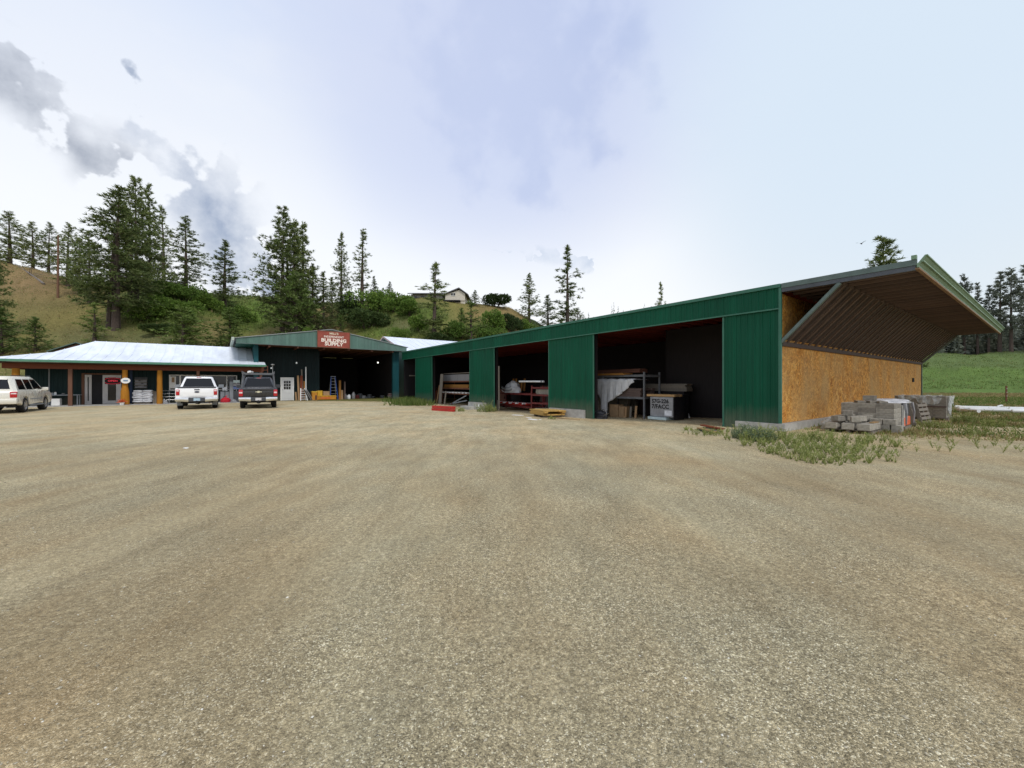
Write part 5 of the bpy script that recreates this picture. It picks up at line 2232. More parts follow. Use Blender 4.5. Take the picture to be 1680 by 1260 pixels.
def bay_two():
    t = 1.5
    s0, s1 = s_at(872, t), s_at(815, t)
    g = gz(t, (s0 + s1) / 2)
    rack('dark red rack holding the grey bundle in the middle shed bay', t, t + 1.1, (s0, s1 + .4), (.32, 1.16), g, 1.3, 'rack_red')
    sb = s_at(834, t)
    b = thing('covered_bundle', 'rounded grey-white covered bundle on the dark red rack in the middle bay', 'bundle', (t + .4, sb, g + 1.17))
    m = MB()
    lumps(m, 8, 1.0, 1.25, .80)
    m.build('cover', M['tarp'], b, smooth=True)
    for i in range(4):
        m = MB()
        pts = [(-.52 - .02 * i, .62 * math.cos(a) * (1 - .05 * i), .20 - .16 * math.sin(a) * (1 - .1 * i) + .09 * i) for a in [PI * k / 10 for k in range(11)]]
        m.tube(pts, .022, 6)
        m.build('hose', M['white_pipe'] if i % 2 == 0 else M['grey_paint'], b, smooth=True)
    for i in range(5):
        px = 841.5 + i * 4.6
        tt = 3.4
        s = s_at(px, tt)
        lean('yellowish upright board at the back of the middle bay', tt, s, gz(tt, s) + 1.25, .95 - (.3 if i in (2, 3) else 0), .2, .03, 'lumber_orange', .06, group='yellowish boards in the middle bay')
    box_thing('trestle', 'dark trestle under the yellowish boards in the middle bay', 'base', 3.5, s_at(851, 3.5), gz(3.4, 14) - .02, .5, 1.3, 1.27, 'dark_wood')
    pack('white-painted board end low on the dark red rack', 'white and red board ends in the middle bay', t + .45, (s0 + s1) / 2 + .1, g + .34, 2.2, .11, .05, 7, 2, 'red_paint', along='s')
    # row of white and red ends facing the yard
    n = 11
    for i in range(n):
        s = s0 + .25 + (s1 - s0 - .3) * i / (n - 1)
        box_thing('board', 'short ' + ('white' if i % 2 else 'red') + ' timber laid crosswise on the bottom of the dark red rack', 'board', t + .15, s, g + .46, .8, .12, .08, 'white' if i % 2 else 'red_paint', group=('white' if i % 2 else 'red') + ' crosswise timbers in the middle bay')
    # post and leaning planks at the left jamb
    for px, yt, yb, w, mat, a, c, lab in ((818.5, 600, 669, .12, 'lumber_grey', .0, 0, 'tall grey post standing at the left side of the middle bay'),
                                       (813.5, 608, 666, .2, 'lumber_red', .05, -.01, 'tall reddish plank leaning behind the grey post in the middle bay'),
                                       (815, 632, 670, .10, 'lumber_grey', .1, .07, 'short grey board leaning left of the tall grey post')):
        tt = .25 if mat == 'lumber_grey' else .6
        s = s_at(px, tt)
        zz = gz(tt, s)
        lean(lab, tt, s, zz - .02, z_at(yt, tt, s) - zz, w, .05, mat, a, c)
    b = thing('pipe', 'white plastic pipe end lying on the right side of the middle bay', 'pipe', (1.4, s_at(892, 1.4), 0))
    m = MB()
    z = z_at(626, 1.4, s_at(880, 1.4))
    m.tube([(0, 0, z), (0.1, 2.6, z + .02)], .06, 10)
    m.build('barrel', M['white_pipe'], b, smooth=True)
    m = MB()
    m.tube([(.0, .1, z), (0.004, .22, z)], .075, 10)
    m.build('coupling', M['grey_paint'], b, smooth=True)
    s = s_at(890, 1.2)
    g = gz(1.2, s)
    rack('second red rack at the right side of the middle bay', 1.1, 2.0, (s - .75, s + .9), (.62, 1.12, 1.56), g, 1.65, 'rack_red')
    pack('dark grey slab on the second red rack', 'grey slabs on the second red rack', 1.55, s - .1, g + 1.13, 1.3, .2, .07, 4, 4, 'block_dark', name='slab', cat='slab')
    pack('blue-grey slab on the ground under the second red rack', 'slabs under the second red rack', 1.5, s - .1, g, 1.3, .2, .09, 4, 3, 'block', name='slab', cat='slab')
    x, y, z = hit(872, 667.5)
    a, c = inv(x, y)
    b = thing('scrap_heap', 'small heap of reddish scrap between the two red racks', 'scrap', (a + .3, c, z - .02))
    m = MB()
    rng = random.Random(9)
    for _ in range(16):
        p = Vector((rng.uniform(-.3, .3), rng.uniform(-.4, .4), rng.uniform(.05, .4)))
        m.beam(p, p + Vector((rng.uniform(-.3, .3), rng.uniform(-.5, .5), rng.uniform(-.05, .3))), .07, .03)
    m.build('offcuts', M['lumber_grey'], b)
    m = MB()
    lumps(m, 12, .6, .8, .4)
    m.build('cloth', M['rack_red'], b)


def bay_three():
    t = 1.3
    s0, s1 = s_at(769, t), s_at(726, t)
    g = gz(t, 23)
    rack('rust-brown rack with grey wrapped boards in the third shed bay', t, t + 1.2, (s0 - .3, s1), (.98, 1.42, 2.0), g, 2.1, 'rust')
    pack('grey printed board in the wrapped pack on top of the rust-brown rack', 'wrapped boards on the rust-brown rack', t + .5, (s0 + s1) / 2, g + 2.01, s1 - s0, .24, .13, 4, 4, 'grey_wrap')
    box_thing('board', 'thin pale sheet lying on the wrapped boards of the third bay', 'board', t + .5, (s0 + s1) / 2 - .1, g + 2.62, .9, s1 - s0, .06, 'lumber_grey')
    pack('brown plank in the middle of the rust-brown rack', 'brown planks on the rust-brown rack', t + .5, (s0 + s1) / 2, g + 1.43, s1 - s0 - .3, .22, .09, 4, 3, 'lumber_orange')
    for i in range(9):
        s = s0 + .1 + (s1 - s0 - .2) * i / 8
        box_thing('board', 'white board end in the row on the low shelf of the rust-brown rack', 'board', t + .2, s, g + .99, .8, .22, .09, 'white', group='row of white board ends in the third bay')
    for px, yt, w, mat, a, c, lab in ((721.5, 613, .5, 'lumber_grey', .08, 0, 'wide grey-brown sheet standing at the left of the third bay'),
                                     (716, 631, .12, 'lumber_z', .10, -.16, 'pale plank slanting at the left of the third bay'),
                                     (713, 640, .12, 'lumber_red', .10, -.10, 'reddish plank slanting at the left of the third bay'),
                                     (729, 641, .16, 'lumber_grey', .10, -.08, 'short pale board leaning on the rust-brown rack')):
        tt = .45
        s = s_at(px, tt)
        zz = gz(tt, s)
        lean(lab, tt, s, zz - .02, z_at(yt, tt, s) - zz, w, .05, mat, a, c)
    for i, (pa, pb) in enumerate((((738, 664), (765, 649)), ((742, 662), (766, 657)))):
        sa, sb = s_at(pa[0], .9), s_at(pb[0], .9)
        z0, z1 = z_at(pa[1], .9, sa), z_at(pb[1], .9, sb)
        b = thing('steel_bar', ('steep' if i == 0 else 'shallow') + ' grey bar lying crosswise under the rust-brown rack', 'bar', (.9, sa, 0))
        m = MB()
        m.beam((0, 0, z0), (0, sb - sa, z1), .06, .08)
        m.build('bar', M['grey_paint'], b)
        m = MB()
        m.box(-.06, .06, -.06, .06, z0 - .06, z0 + .06)
        m.build('end_plate', M['rust'], b)
    for px, y, lab in ((677, 616.5, 'pale upper shelf end in the narrow last opening'), (670.5, 634.5, 'pale lower shelf end in the narrow last opening')):
        s = s_at(px, 1.0)
        box_thing('board', lab, 'board', 1.0, s, z_at(y, 1, s) - .05, .8, .55, .11, 'lumber_grey')
        box_thing('trestle', 'dark trestle holding the ' + ('upper' if y < 620 else 'lower') + ' shelf in the last opening', 'trestle', 1.3, s, -.2, .12, .3, z_at(y, 1, s) + .14, 'dark_wood')


def shed_apron():
    # timber on a pallet in front of the second panel
    t, s, z = yhit(898, 683.5)
    b = thing('pallet', 'low grey pallet under the yellow boards in front of the second panel', 'pallet', (t, s, z), R(-14))
    for i in range(3):
        m = MB()
        m.box(-.5, .5, -.62 + i * .57, -.52 + i * .57, 0, .09)
        m.build('bearer', M['lumber_grey'], b)
    m = MB()
    for i in range(6):
        m.box(-.5 + i * .172, -.5 + i * .172 + .13, -.66, .66, .092, .115)
    m.build('slats', M['lumber_grey'], b)
    pack('yellow board on the pallet in front of the second panel', 'yellow boards on the low pallet', t, s, z + .118, 1.65, .2, .06, 6, 4, 'lumber_yellow', rz=R(-14), rag=.12)
    t, s, z = yhit(930, 687.5)
    box_thing('board', 'single pale board lying along the second concrete footing', 'board', t, s, z, .09, 1.6, .03, 'lumber', R(3))
    # red painted beams
    t, s, z = yhit(727, 674.5)
    for i in range(2):
        box_thing('steel_beam', ('upper' if i else 'lower') + ' of two red steel beams on the gravel before the third bay', 'beam', t + .03 * i, s, z + .17 * i, .22, 1.9, .15, 'red_paint', R(18))
    t, s, z = yhit(765, 671.5)
    box_thing('concrete_slab', 'grey concrete slab lying left of the third footing', 'slab', t + .1, s, z - .02, .5, 1.2, .25, 'concrete', 0)
    t, s, z = yhit(786, 672.5)
    b = thing('plastic_bottle', 'white plastic bottle lying against the third concrete footing', 'bottle', (t, s, z), 0)
    m = MB()
    m.lathe([(0, 0), (.10, .0), (.11, .05), (.11, .24), (.04, .32), (.04, .36), (0, .36)], 12)
    m.build('body', M['white_pipe'], b, smooth=True)
    m = MB()
    m.lathe([(0, .361), (.045, .361), (.045, .40), (0, .40)], 12)
    m.build('cap', M['white'], b)
    # torn white scraps
    rng = random.Random(14)
    for px, py, r, lab in ((850, 681.5, .38, 'long white paper scrap on the gravel before the middle bay'), (868, 685.5, .2, 'small white scrap right of the long one'),
                           (874, 688.5, .38, 'wide white scrap nearest the low pallet'), (886, 689, .12, 'tiny white scrap beside the low pallet'),
                           (305, 736, .10, 'pale flat scrap alone on the left of the yard')):
        t, s, z = yhit(px, py)
        m = MB()
        pts = []
        for i in range(9):
            a = 2 * PI * i / 9
            q = r * rng.uniform(.6, 1.1)
            pts.append((q * .5 * math.cos(a), q * math.sin(a)))
        m.prism(pts, .0, .012, 'z')
        o = m.build('paper_scrap', M['paper'])
        o.location = (*yard(t, s), z + .004)
        o.rotation_euler = (rng.uniform(-.05, .05), rng.uniform(-.05, .05), TH + rng.random() * .6)
        tag(o, lab, 'scrap')
    # boards with dark strip by the near panel
    t, s, z = yhit(1160, 708)
    for i, (dt, ds, rz, mat) in enumerate(((-.12, .0, R(20), 'lumber_x'), (.05, -.06, R(14), 'lumber_grey'), (.22, -.1, R(9), 'lumber_x'), (.10, -.05, R(26), 'lumber_red'))):
        box_thing('board', ('front pale', 'middle grey', 'rear pale', 'topmost reddish')[i] + ' board of the small pile left of the near panel', 'board', t + dt + .1, s + ds, z + (.03 if i < 3 else .085) + .01 * i, .16, 1.15, .04, mat, R(-58) + rz, None, .003)
    box_thing('rubber_strip', 'black rubber strip sticking out from under the small board pile', 'strip', t - .05, s, z, .3, 1.0, .03, 'black', R(-45))


def block_yard():
    """Landscape blocks and pallets along the strand board wall."""
    bx, by, bz = .42, .20, .15

    def pal(label, t, s, w, d, rz=0):
        b = thing('pallet', label, 'pallet', (t, s, gz(t, s)), rz)
        for i in range(3):
            m = MB()
            m.box(-w / 2, w / 2, -d / 2 + i * (d - .1) / 2, -d / 2 + .1 + i * (d - .1) / 2, 0, .08)
            m.build('bearer', M['lumber_grey'], b)
        m = MB()
        n = 6
        for i in range(n):
            a = -w / 2 + i * (w - .12) / (n - 1)
            m.box(a, a + .12, -d / 2, d / 2, .082, .105)
        m.build('slats', M['lumber_grey'], b)
    rng = random.Random(8)
    # low pile
    t0, s0 = 1.75, -1.42
    pal('weathered pallet under the low pile of tilted blocks', t0 + .1, s0, 1.5, 1.15)
    z = gz(t0, s0) + .11
    for i in range(4):
        for j in range(3):
            box_thing('concrete_block', 'grey block in the bottom layer of the low pile by the near wall corner', 'block', t0 - .55 + i * .44, s0 + .40 - j * .40, z, .40, .30, .19, 'block', rng.uniform(-.08, .08), 'bottom blocks of the low pile', .012)
    box_thing('board', 'pale board laid between the two layers of the low pile', 'board', t0 + .25, s0 - .45, z + .195, .9, .12, .025, 'lumber_x', 0)
    for i in range(4):
        for j in range(2):
            box_thing('concrete_block', 'tilted block in the upper layer of the low pile', 'block', t0 - .5 + i * .43, s0 + .28 - j * .42, z + .225, .34, .22, .17, 'block_dark' if (i + j) % 3 == 0 else 'block', rng.uniform(-.5, .5), 'upper blocks of the low pile', .015)
    box_thing('concrete_block', 'single dark block on top of the low pile', 'block', t0 - .25, s0 + .1, z + .40, .30, .24, .16, 'block_dark', .2, None, .012)
    # loose blocks in front of the low pile
    for i in range(3):
        box_thing('concrete_block', 'block standing on end on the ground in front of the low pile', 'block', 2.2 + i * .02, -2.05 - i * .0 + (-.28 + i * .27), gz(2, -2) + .0, .2, .24, .24, 'block', rng.uniform(-.1, .1), 'blocks on end before the low pile', .012)
    for i in range(2):
        box_thing('concrete_block', 'block lying across the three on end before the low pile', 'block', 2.2, -2.17 + i * .32, gz(2, -2) + .245, .2, .30, .17, 'block', 0, 'blocks lying across the row on end', .012)
    # tall pallet cube
    T0, S0 = 2.55, -2.20
    pal('pallet under the tall neat block stack', T0 + .45, S0 + .66, .95, 1.36)
    g = gz(T0, S0) + .11
    nz_, ny_, nx_ = 5, 3, 2
    for k in range(nz_):
        for j in range(ny_):
            for i in range(nx_):
                box_thing('concrete_block', 'grey block in the tall neat stack beside the low pile', 'block', T0 + .225 + i * .452, S0 + .22 + j * .444, g + k * .153, .45, .44, .15, 'block' if (k + j) % 4 else 'block_dark', rng.uniform(-.006, .006), 'blocks of the tall neat stack', .008)
    zt_ = g + nz_ * .153
    for i, (a, c, e) in enumerate(((.25, .35, 0), (.35, .62, .1), (.3, .9, .0), (.55, .5, 0))):
        box_thing('concrete_block', 'flat block lying loose on the tall neat stack', 'block', T0 + a, S0 + c, zt_ + (.0 if i < 3 else .004), .36, .22, .07, 'block_dark', .5 + e, 'loose flat blocks on the tall stack', .008)
    for i in range(4):
        box_thing('concrete_block', 'thin upright slab on the crown of the tall stack', 'block', T0 + .62 + i * .09, S0 + .75, zt_ + .075, .06, .3, .16, 'block_dark' if i % 2 == 0 else 'block', .3, 'upright slabs crowning the tall stack', .006)
    # column of small blocks on the stack's right-hand corner
    for k in range(6):
        box_thing('concrete_block', 'pale block in the narrow column at the corner of the tall stack', 'block', T0 + 1.12, S0 + .10, g - .1 + k * .132, .34, .25, .13, 'concrete', rng.uniform(-.03, .03), 'narrow pale column of blocks', .008)
    # pallet with orange pack under clear film
    T1, S1 = 4.15, -1.75
    pal('pallet under the orange pack', T1, S1, 1.0, 1.0)
    g = gz(T1, S1) + .11
    box_thing('orange_pack', 'bright orange wrapped pack at the bottom of the film-topped pallet', 'pack', T1, S1 - .02, g, .92, .92, .30, 'orange', 0, None, .03)
    for k in range(3):
        box_thing('dark_pack', 'dark pack stacked on the orange one', 'pack', T1, S1, g + .304 + k * .145, .92, .9, .14, 'dark_grey', rng.uniform(-.02, .02), 'dark packs above the orange pack', .02)
    b = thing('plastic_film', 'crumpled clear film over the dark and orange packs', 'plastic sheet', (T1, S1, g + .745))
    m = MB()
    lumps(m, 21, 1.25, 1.2, .14, nu=26, nv=8)
    m.build('sheet', M['white_wrap'], b, smooth=True)
    m = MB()
    for dx, dy in ((-.5, -.5), (.5, -.5), (.5, .5)):
        m.tube([(dx, dy, .02), (dx * 1.12, dy * 1.1, -.3), (dx * 1.08, dy * 1.08, -.68)], [.05, .035, .02], 5)
    m.build('tails', M['grey_wrap'], b)
    # leaning empty pallets
    for i, (t, s, rz) in enumerate(((5.9, -2.15, .15), (6.9, -2.3, -.1))):
        b = thing('pallet', ('nearer' if i == 0 else 'farther') + ' empty grey pallet standing on edge between the block stacks', 'pallet', (t, s, gz(t, s)), rz)
        m = MB()
        for k in range(5):
            m.box(-.5, .5, -.03, -.012, .02 + k * .16, .12 + k * .16)
        m.build('slats', M['lumber_grey'], b, xf=Matrix.Rotation(R(-12), 4, 'X'))
        for x in (-.47, 0, .47):
            m = MB()
            m.box(x - .04, x + .04, -.01, .08, .0, .8)
            m.build('bearer', M['lumber_grey'], b, xf=Matrix.Rotation(R(-12), 4, 'X'))
    # far stack under torn film
    T2, S2 = 9.5, -2.5
    pal('pallet under the far film-draped stack', T2 + .6, S2 + .75, 1.3, 1.6)
    g = gz(T2, S2) + .11
    for k in range(6):
        for j in range(4):
            for i in range(3):
                if 0 < i and j > 0 and k < 5:
                    continue
                box_thing('concrete_block', 'brown-grey block in the far film-draped stack', 'block', T2 + .21 + i * .424, S2 + .2 + j * .39, g + k * .148, .42, .385, .145, 'block_dark', rng.uniform(-.008, .008), 'blocks of the far stack', .008)
    box_thing('board', 'rusty divider board across the middle of the far stack', 'board', T2 - .03, S2 + .75, g + .43, .05, 1.5, .05, 'soffit')
    b = thing('plastic_film', 'torn pale film hanging over the far block stack', 'plastic sheet', (T2, S2, g))
    verts, faces = [], []
    for i in range(13):
        f = i / 12
        yv = .15 + f * 1.3
        drop = .12 + .32 * abs(math.sin(f * 5.1)) + .08 * math.sin(f * 17)
        for j in range(6):
            q = j / 5
            if q < .4:
                verts.append((.9 - q * 2.35, yv, .905 + .02 * math.sin(i * 1.7 + j)))
            else:
                verts.append((-.05 - .02 * math.sin(i * 2.1 + j), yv + .03 * math.sin(j * 2 + i), .905 - drop * (q - .4) / .6))
    faces = [(i * 6 + j, (i + 1) * 6 + j, (i + 1) * 6 + j + 1, i * 6 + j + 1) for i in range(12) for j in range(5)]
    raw('front_sheet', verts, faces, M['clear'], b)
    verts = []
    for i in range(9):
        f = i / 8
        for j in range(5):
            q = j / 4
            verts.append((.05 + f * 1.25 + .03 * math.sin(j * 2.3 + i), -.05 - .03 * math.sin(i * 2.5 + j * 1.3), .9 - q * (.55 + .25 * math.sin(f * 6))))
    faces = [(i * 5 + j, (i + 1) * 5 + j, (i + 1) * 5 + j + 1, i * 5 + j + 1) for i in range(8) for j in range(4)]
    raw('end_sheet', verts, faces, M['clear'], b)
    # crumpled sheet on the ground
    t, s, z = yhit(1376, 705)
    b = thing('plastic_film', 'crumpled clear film lying in the weeds by the concrete footing', 'plastic sheet', (t + .1, s + .1, z))
    m = MB()
    lumps(m, 33, 1.0, .8, .42, nu=22, nv=7)
    m.build('sheet', M['clear'], b, smooth=True)
    m = MB()
    m.tube([(-.5, -.3, .02), (0, -.36, .1), (.5, -.25, .03)], [.02, .035, .02], 5)
    m.build('hem', M['white_wrap'], b)


def pipes():
    for i, (a, c, r, lab) in enumerate((((1566, 671.8), (1760, 676.5), .07, 'rear white pipe of the row lying in the field'), ((1572, 674.5), (1760, 680), .085, 'longest white pipe of the row lying in the field'),
                                        ((1590, 676.8), (1700, 680.0), .075, 'middle white pipe, starting farther right'), ((1572, 677.2), (1606, 680.2), .08, 'short white pipe nearest the block stacks'),
                                        ((1660, 679.5), (1790, 683), .07, 'front white pipe running out of the picture'))):
        p, q = Vector(hit(*a)), Vector(hit(*c))
        b = thing('pipe', lab, 'pipe', (p.x, p.y, p.z + .07), 0, base=False)
        d = q - p
        m = MB()
        m.tube([(0, 0, r + .02), tuple(d + Vector((0, 0, r + .02)))], r, 10)
        m.build('barrel', M['white_pipe'], b, smooth=True)
        m = MB()
        e = d.normalized()
        m.tube([tuple(e * .02 + Vector((0, 0, r + .02))), tuple(e * .25 + Vector((0, 0, r + .02)))], r * 1.2, 10)
        m.build('coupling', M['white'], b, smooth=True)
    x, y, z = hit(1636, 675)
    b = thing('pipe_fitting', 'white elbow fitting sticking up from the field pipes', 'fitting', (x, y, z), 0, base=False)
    m = MB()
    m.tube([(0, 0, .0), (0, 0, .2), (.08, 0, .28), (.2, 0, .3)], .055, 8)
    m.build('elbow', M['white_pipe'], b, smooth=True)
    m = MB()
    m.tube([(.2, 0, .3), (.25, 0, .3)], .07, 8)
    m.build('collar', M['white'], b)
    x, y, z = hit(1651, 660)
    b = thing('fence_post', 'thin dark fence post standing in the field on the right', 'post', (x, y, z), 0, base=False)
    m = MB()
    m.box(-.04, .04, -.04, .04, -.3, 1.35)
    m.build('post', M['rust'], b)
    m = MB()
    for k in range(3):
        m.box(-.05, .05, -.055, -.04, .5 + k * .3, .54 + k * .3)
    m.build('wire_clip', M['steel'], b)


def store_front():
    y = 35.2

    def T(px):
        return t_at(px, y)
    zs = .03
    # trestle table with small goods
    a, c = T(77), T(132)
    zt_ = z_at(647.5, (a + c) / 2, y)
    b = thing('table', 'long grey table against the left part of the store front', 'table', ((a + c) / 2, y, zs))
    w = c - a
    m = MB()
    m.box(-w / 2, w / 2, -.3, .35, zt_ - zs - .05, zt_ - zs, bevel=.008)
    m.build('tabletop', M['grey_paint'], b)
    for sx in (-1, 1):
        for sy in (-.25, .3):
            m = MB()
            m.box(sx * (w / 2 - .1) - .025, sx * (w / 2 - .1) + .025, sy - .025, sy + .025, 0, zt_ - zs - .05)
            m.build('leg', M['grey_paint'], b)
    for px, h, r, mat, lab in ((80.5, .16, .06, 'white_pipe', 'small white jar at the left end of the porch table'), (86, .14, .09, 'grey_paint', 'squat grey pot on the porch table'),
                               (91, .20, .06, 'white_pipe', 'taller white jar on the porch table'), (104, .10, .11, 'dark_grey', 'flat dark tray in the middle of the porch table')):
        q = thing('jar', lab, 'jar', (T(px), y, zt_))
        m = MB()
        m.lathe([(0, 0), (r, 0), (r * 1.05, h * .4), (r * .9, h * .8), (0, h * .8)], 12)
        m.build('body', M[mat], q, smooth=True)
        m = MB()
        m.lathe([(0, h * .8 + .001), (r * .7, h * .8 + .001), (r * .7, h), (0, h)], 12)
        m.build('lid', M['steel'], q)
    a, c = T(87), T(101)
    box_thing('bin', 'white box on the porch slab under the table', 'box', (a + c) / 2, y - .15, zs, c - a, .45, z_at(654, a, y) - zs, 'white', 0, None, .02)
    # open sign in the door pane
    yy = 35.79
    t0 = t_at(185, yy)
    b = thing('open_sign', 'red neon open sign in the pane of the glass entrance door', 'sign', (t0, yy, 0))
    zc = z_at(625, t0, yy)
    m = MB()
    m.box(-.42, .42, -.0, .015, zc - .23, zc + .23)
    m.build('backing', M['black'], b)
    text_mesh('lettering', 'OPEN', .20, M['neon'], b, Matrix.Translation((0, -.012, zc)) @ Matrix.Rotation(R(90), 4, 'X'), .006, .006, sx=1.0)
    m = MB()
    for sg in (-1, 1):
        m.tube([(.40 * math.cos(k * PI / 12), -.012, zc + sg * (.10 + .12 * math.sin(k * PI / 12))) for k in range(13)], .013, 6)
    m.build('tube', M['neon'], b)
    # round sign on the thick log post
    yp = 33.60
    t0 = t_at(206, yp)
    zc = z_at(624.5, t0, yp)
    b = thing('round_sign', 'small round white sign fixed to the thickest log post', 'sign', (t0, yp, zc))
    m = MB()
    m.lathe([(0, -.012), (.24, -.012), (.25, 0), (.24, .012), (0, .012)], 28, Matrix.Rotation(R(90), 4, 'X') @ Matrix.Diagonal((1, .8, 1, 1)))
    m.build('disc', M['white'], b, smooth=True)
    m = MB()
    m.box(-.11, .12, -.018, -.0135, -.055, .05)
    m.build('emblem', plain('dusty_blue', (.16, .24, .34), .6, var=.4, scale=20), b)
    # flower pot at the foot of the post
    t, s, z = yhit(200, 665)
    b = thing('flower_pot', 'small pot with orange flowers at the foot of the thickest log post', 'pot', (t, s, z))
    m = MB()
    m.lathe([(0, 0), (.10, 0), (.14, .2), (.12, .2), (0, .18)], 12)
    m.build('pot', M['white'], b, smooth=True)
    rng = random.Random(2)
    v, f = [], []
    for _ in range(90):
        d = Vector((rng.gauss(0, 1), rng.gauss(0, 1), abs(rng.gauss(.5, .8)))).normalized()
        blade(v, f, Vector((0, 0, .2)) + d * rng.uniform(.05, .22), d, .1, .05, rng)
    raw('flowers', v, f, M['orange'], b)
    # notice board
    yb = 35.84
    a, c = t_at(221, yb), t_at(242, yb)
    z0, z1 = z_at(637, a, yb), z_at(619, a, yb)
    b = thing('notice_shelf', 'grey shelf unit with papers on the wall above the white bags', 'shelf', ((a + c) / 2, yb, 0))
    w = c - a
    m = MB()
    m.box(-w / 2, w / 2, -.03, .03, z0, z1)
    m.build('back', M['dark_grey'], b)
    for k in range(4):
        m = MB()
        zz = z0 + (z1 - z0) * k / 4
        m.box(-w / 2, w / 2, -.22, -.032, zz, zz + .03)
        m.build('shelf', M['lumber_grey'], b)
    m = MB()
    for k in range(3):
        zz = z0 + (z1 - z0) * k / 4 + .035
        for i in range(4):
            x = -w / 2 + .04 + i * (w - .1) / 4
            m.box(x, x + .17, -.17 + .02 * ((i * 7 + k) % 3), -.04, zz, zz + .10 + .05 * ((i + k) % 3))
    m.build('papers', M['grey_wrap'], b)
    # white bags under film
    yb = 34.75
    a, c = t_at(217, yb), t_at(250, yb)
    b = thing('pallet', 'dark pallet under the film-wrapped white bags on the porch', 'pallet', ((a + c) / 2, yb + .3, zs))
    m = MB()
    m.box(-(c - a) / 2, (c - a) / 2, -.45, .5, 0, .11)
    m.build('deck', M['dark_wood'], b)
    m = MB()
    m.box(-(c - a) / 2 + .1, (c - a) / 2 - .1, -.47, -.452, .02, .09)
    m.build('bearer', M['lumber_grey'], b)
    zt_ = z_at(640, a, yb)
    rng = random.Random(6)
    nl = 6
    for k in range(nl):
        for i in range(2):
            o = thing('bag', 'plump white bag in the film-wrapped stack between two log posts', 'bag', (a + (c - a) * (.27 + .46 * i + .03 * (k % 2)), yb + .3 + .03 * math.sin(k * 2), zs + .115 + k * (zt_ - zs - .115) / nl), rng.uniform(-.05, .05), 'white bags between two log posts')
            m = MB()
            h = (zt_ - zs - .115) / nl
            w = (c - a) * .55 * (1.02 if k < 5 else .9)
            rows = []
            for q, (e, zz) in enumerate(((.80, .02), (.97, .2), (1.0, .5), (.96, .8), (.78, .99))):
                rows.append([(w / 2 * e * math.copysign(abs(math.cos(u)) ** .35, math.cos(u)), .46 * e * math.copysign(abs(math.sin(u)) ** .35, math.sin(u)), h * zz + .012 * math.sin(u * 5 + k)) for u in [2 * PI * n / 20 for n in range(20)]])
            m.loft(rows)
            m.build('sack', M['white_wrap'], o, smooth=True)
    # rails, gate and pale bag right of the second log post
    yb = 35.0
    a, c = t_at(266, yb), t_at(289, yb)
    b = thing('metal_gate', 'grey tubular gate panel standing behind the right log post', 'gate', ((a + c) / 2, yb, zs))
    w = c - a
    z1 = z_at(641, a, yb)
    m = MB()
    for k in range(4):
        zz = .25 + (z1 - .28) * k / 3
        m.tube([(-w / 2, 0, zz), (w / 2, 0, zz)], .025, 6)
    m.build('rails', M['steel'], b)
    for x in (-w / 2, 0, w / 2):
        m = MB()
        m.tube([(x, 0.03, 0), (x, 0.03, z1)], .03, 6)
        m.build('upright', M['grey_paint'], b)
    b = thing('bag', 'lone pale bag slumped at the foot of the right log post', 'bag', (t_at(269, 34.2), 34.2, zs))
    m = MB()
    lumps(m, 41, .5, .4, .3)
    m.build('sack', M['grey_wrap'], b, smooth=True)
    m = MB()
    m.tube([(0, 0, .26), (.02, 0, .36)], [.05, .02], 6)
    m.build('tie', M['white_wrap'], b)
    a, c = t_at(251, 34.8), t_at(257, 34.8)
    for i in range(3):
        lean('grey board leaning beside the white bags', a + (c - a) * i / 2, 34.85 + .05 * i, zs, z_at(641 + i, a, 34.8) - zs, .05, .14, 'lumber_grey', 0, .05, group='grey boards beside the white bags')
    # poster in the window
    yb = 35.77
    a, c = t_at(279.5, yb), t_at(288.5, yb)
    z0, z1 = z_at(637, a, yb), z_at(617.5, a, yb)
    b = thing('poster', 'pale printed poster in the left pane of the shop window', 'poster', ((a + c) / 2, yb, 0))
    m = MB()
    m.box(-(c - a) / 2, (c - a) / 2, 0, .012, z0, z1)
    m.build('sheet', M['paper'], b)
    m = MB()
    m.box(-(c - a) / 2 + .08, (c - a) / 2 - .08, -.006, -.001, z0 + (z1 - z0) * .5, z1 - .08)
    m.build('picture', M['cardboard'], b)
    # goods between the two trucks
    yb = 34.6

    def T2(px):
        return t_at(px, yb)
    b = thing('fuel_can', 'bright red round can on the ground between the two pickup trucks', 'can', (T2(370), yb - .5, gz(T2(370), yb - .5)))
    m = MB()
    m.lathe([(0, 0), (.30, 0), (.34, .08), (.34, .25), (.22, .38), (.08, .42), (0, .42)], 18)
    m.build('body', M['red_plastic'], b, smooth=True)
    m = MB()
    m.tube([(0, 0, .42), (.0, 0, .50), (.12, 0, .56)], [.05, .045, .03], 8)
    m.build('spout', M['red_plastic'], b)
    m = MB()
    m.tube([(-.16, 0, .38), (-.12, 0, .50), (.0, 0, .52)], .02, 6)
    m.build('handle', M['black'], b)
    a, c = T2(376), T2(383.5)
    b = thing('gas_cabinet', 'tall dark grey locker between the trucks on the porch', 'locker', ((a + c) / 2, yb + .2, zs))
    h = z_at(619, a, yb) - zs
    m = MB()
    m.box(-(c - a) / 2, (c - a) / 2, -.25, .25, 0, h, bevel=.01)
    m.build('body', M['dark_grey'], b)
    m = MB()
    m.box(-(c - a) / 2 + .03, (c - a) / 2 - .03, -.265, -.252, .06, h - .35)
    m.build('door', M['grey_paint'], b)
    b = thing('gas_cabinet', 'wider grey cabinet right behind the red can', 'cabinet', (T2(369), yb + .35, zs))
    m = MB()
    m.box(-.32, .32, -.25, .25, 0, .92, bevel=.01)
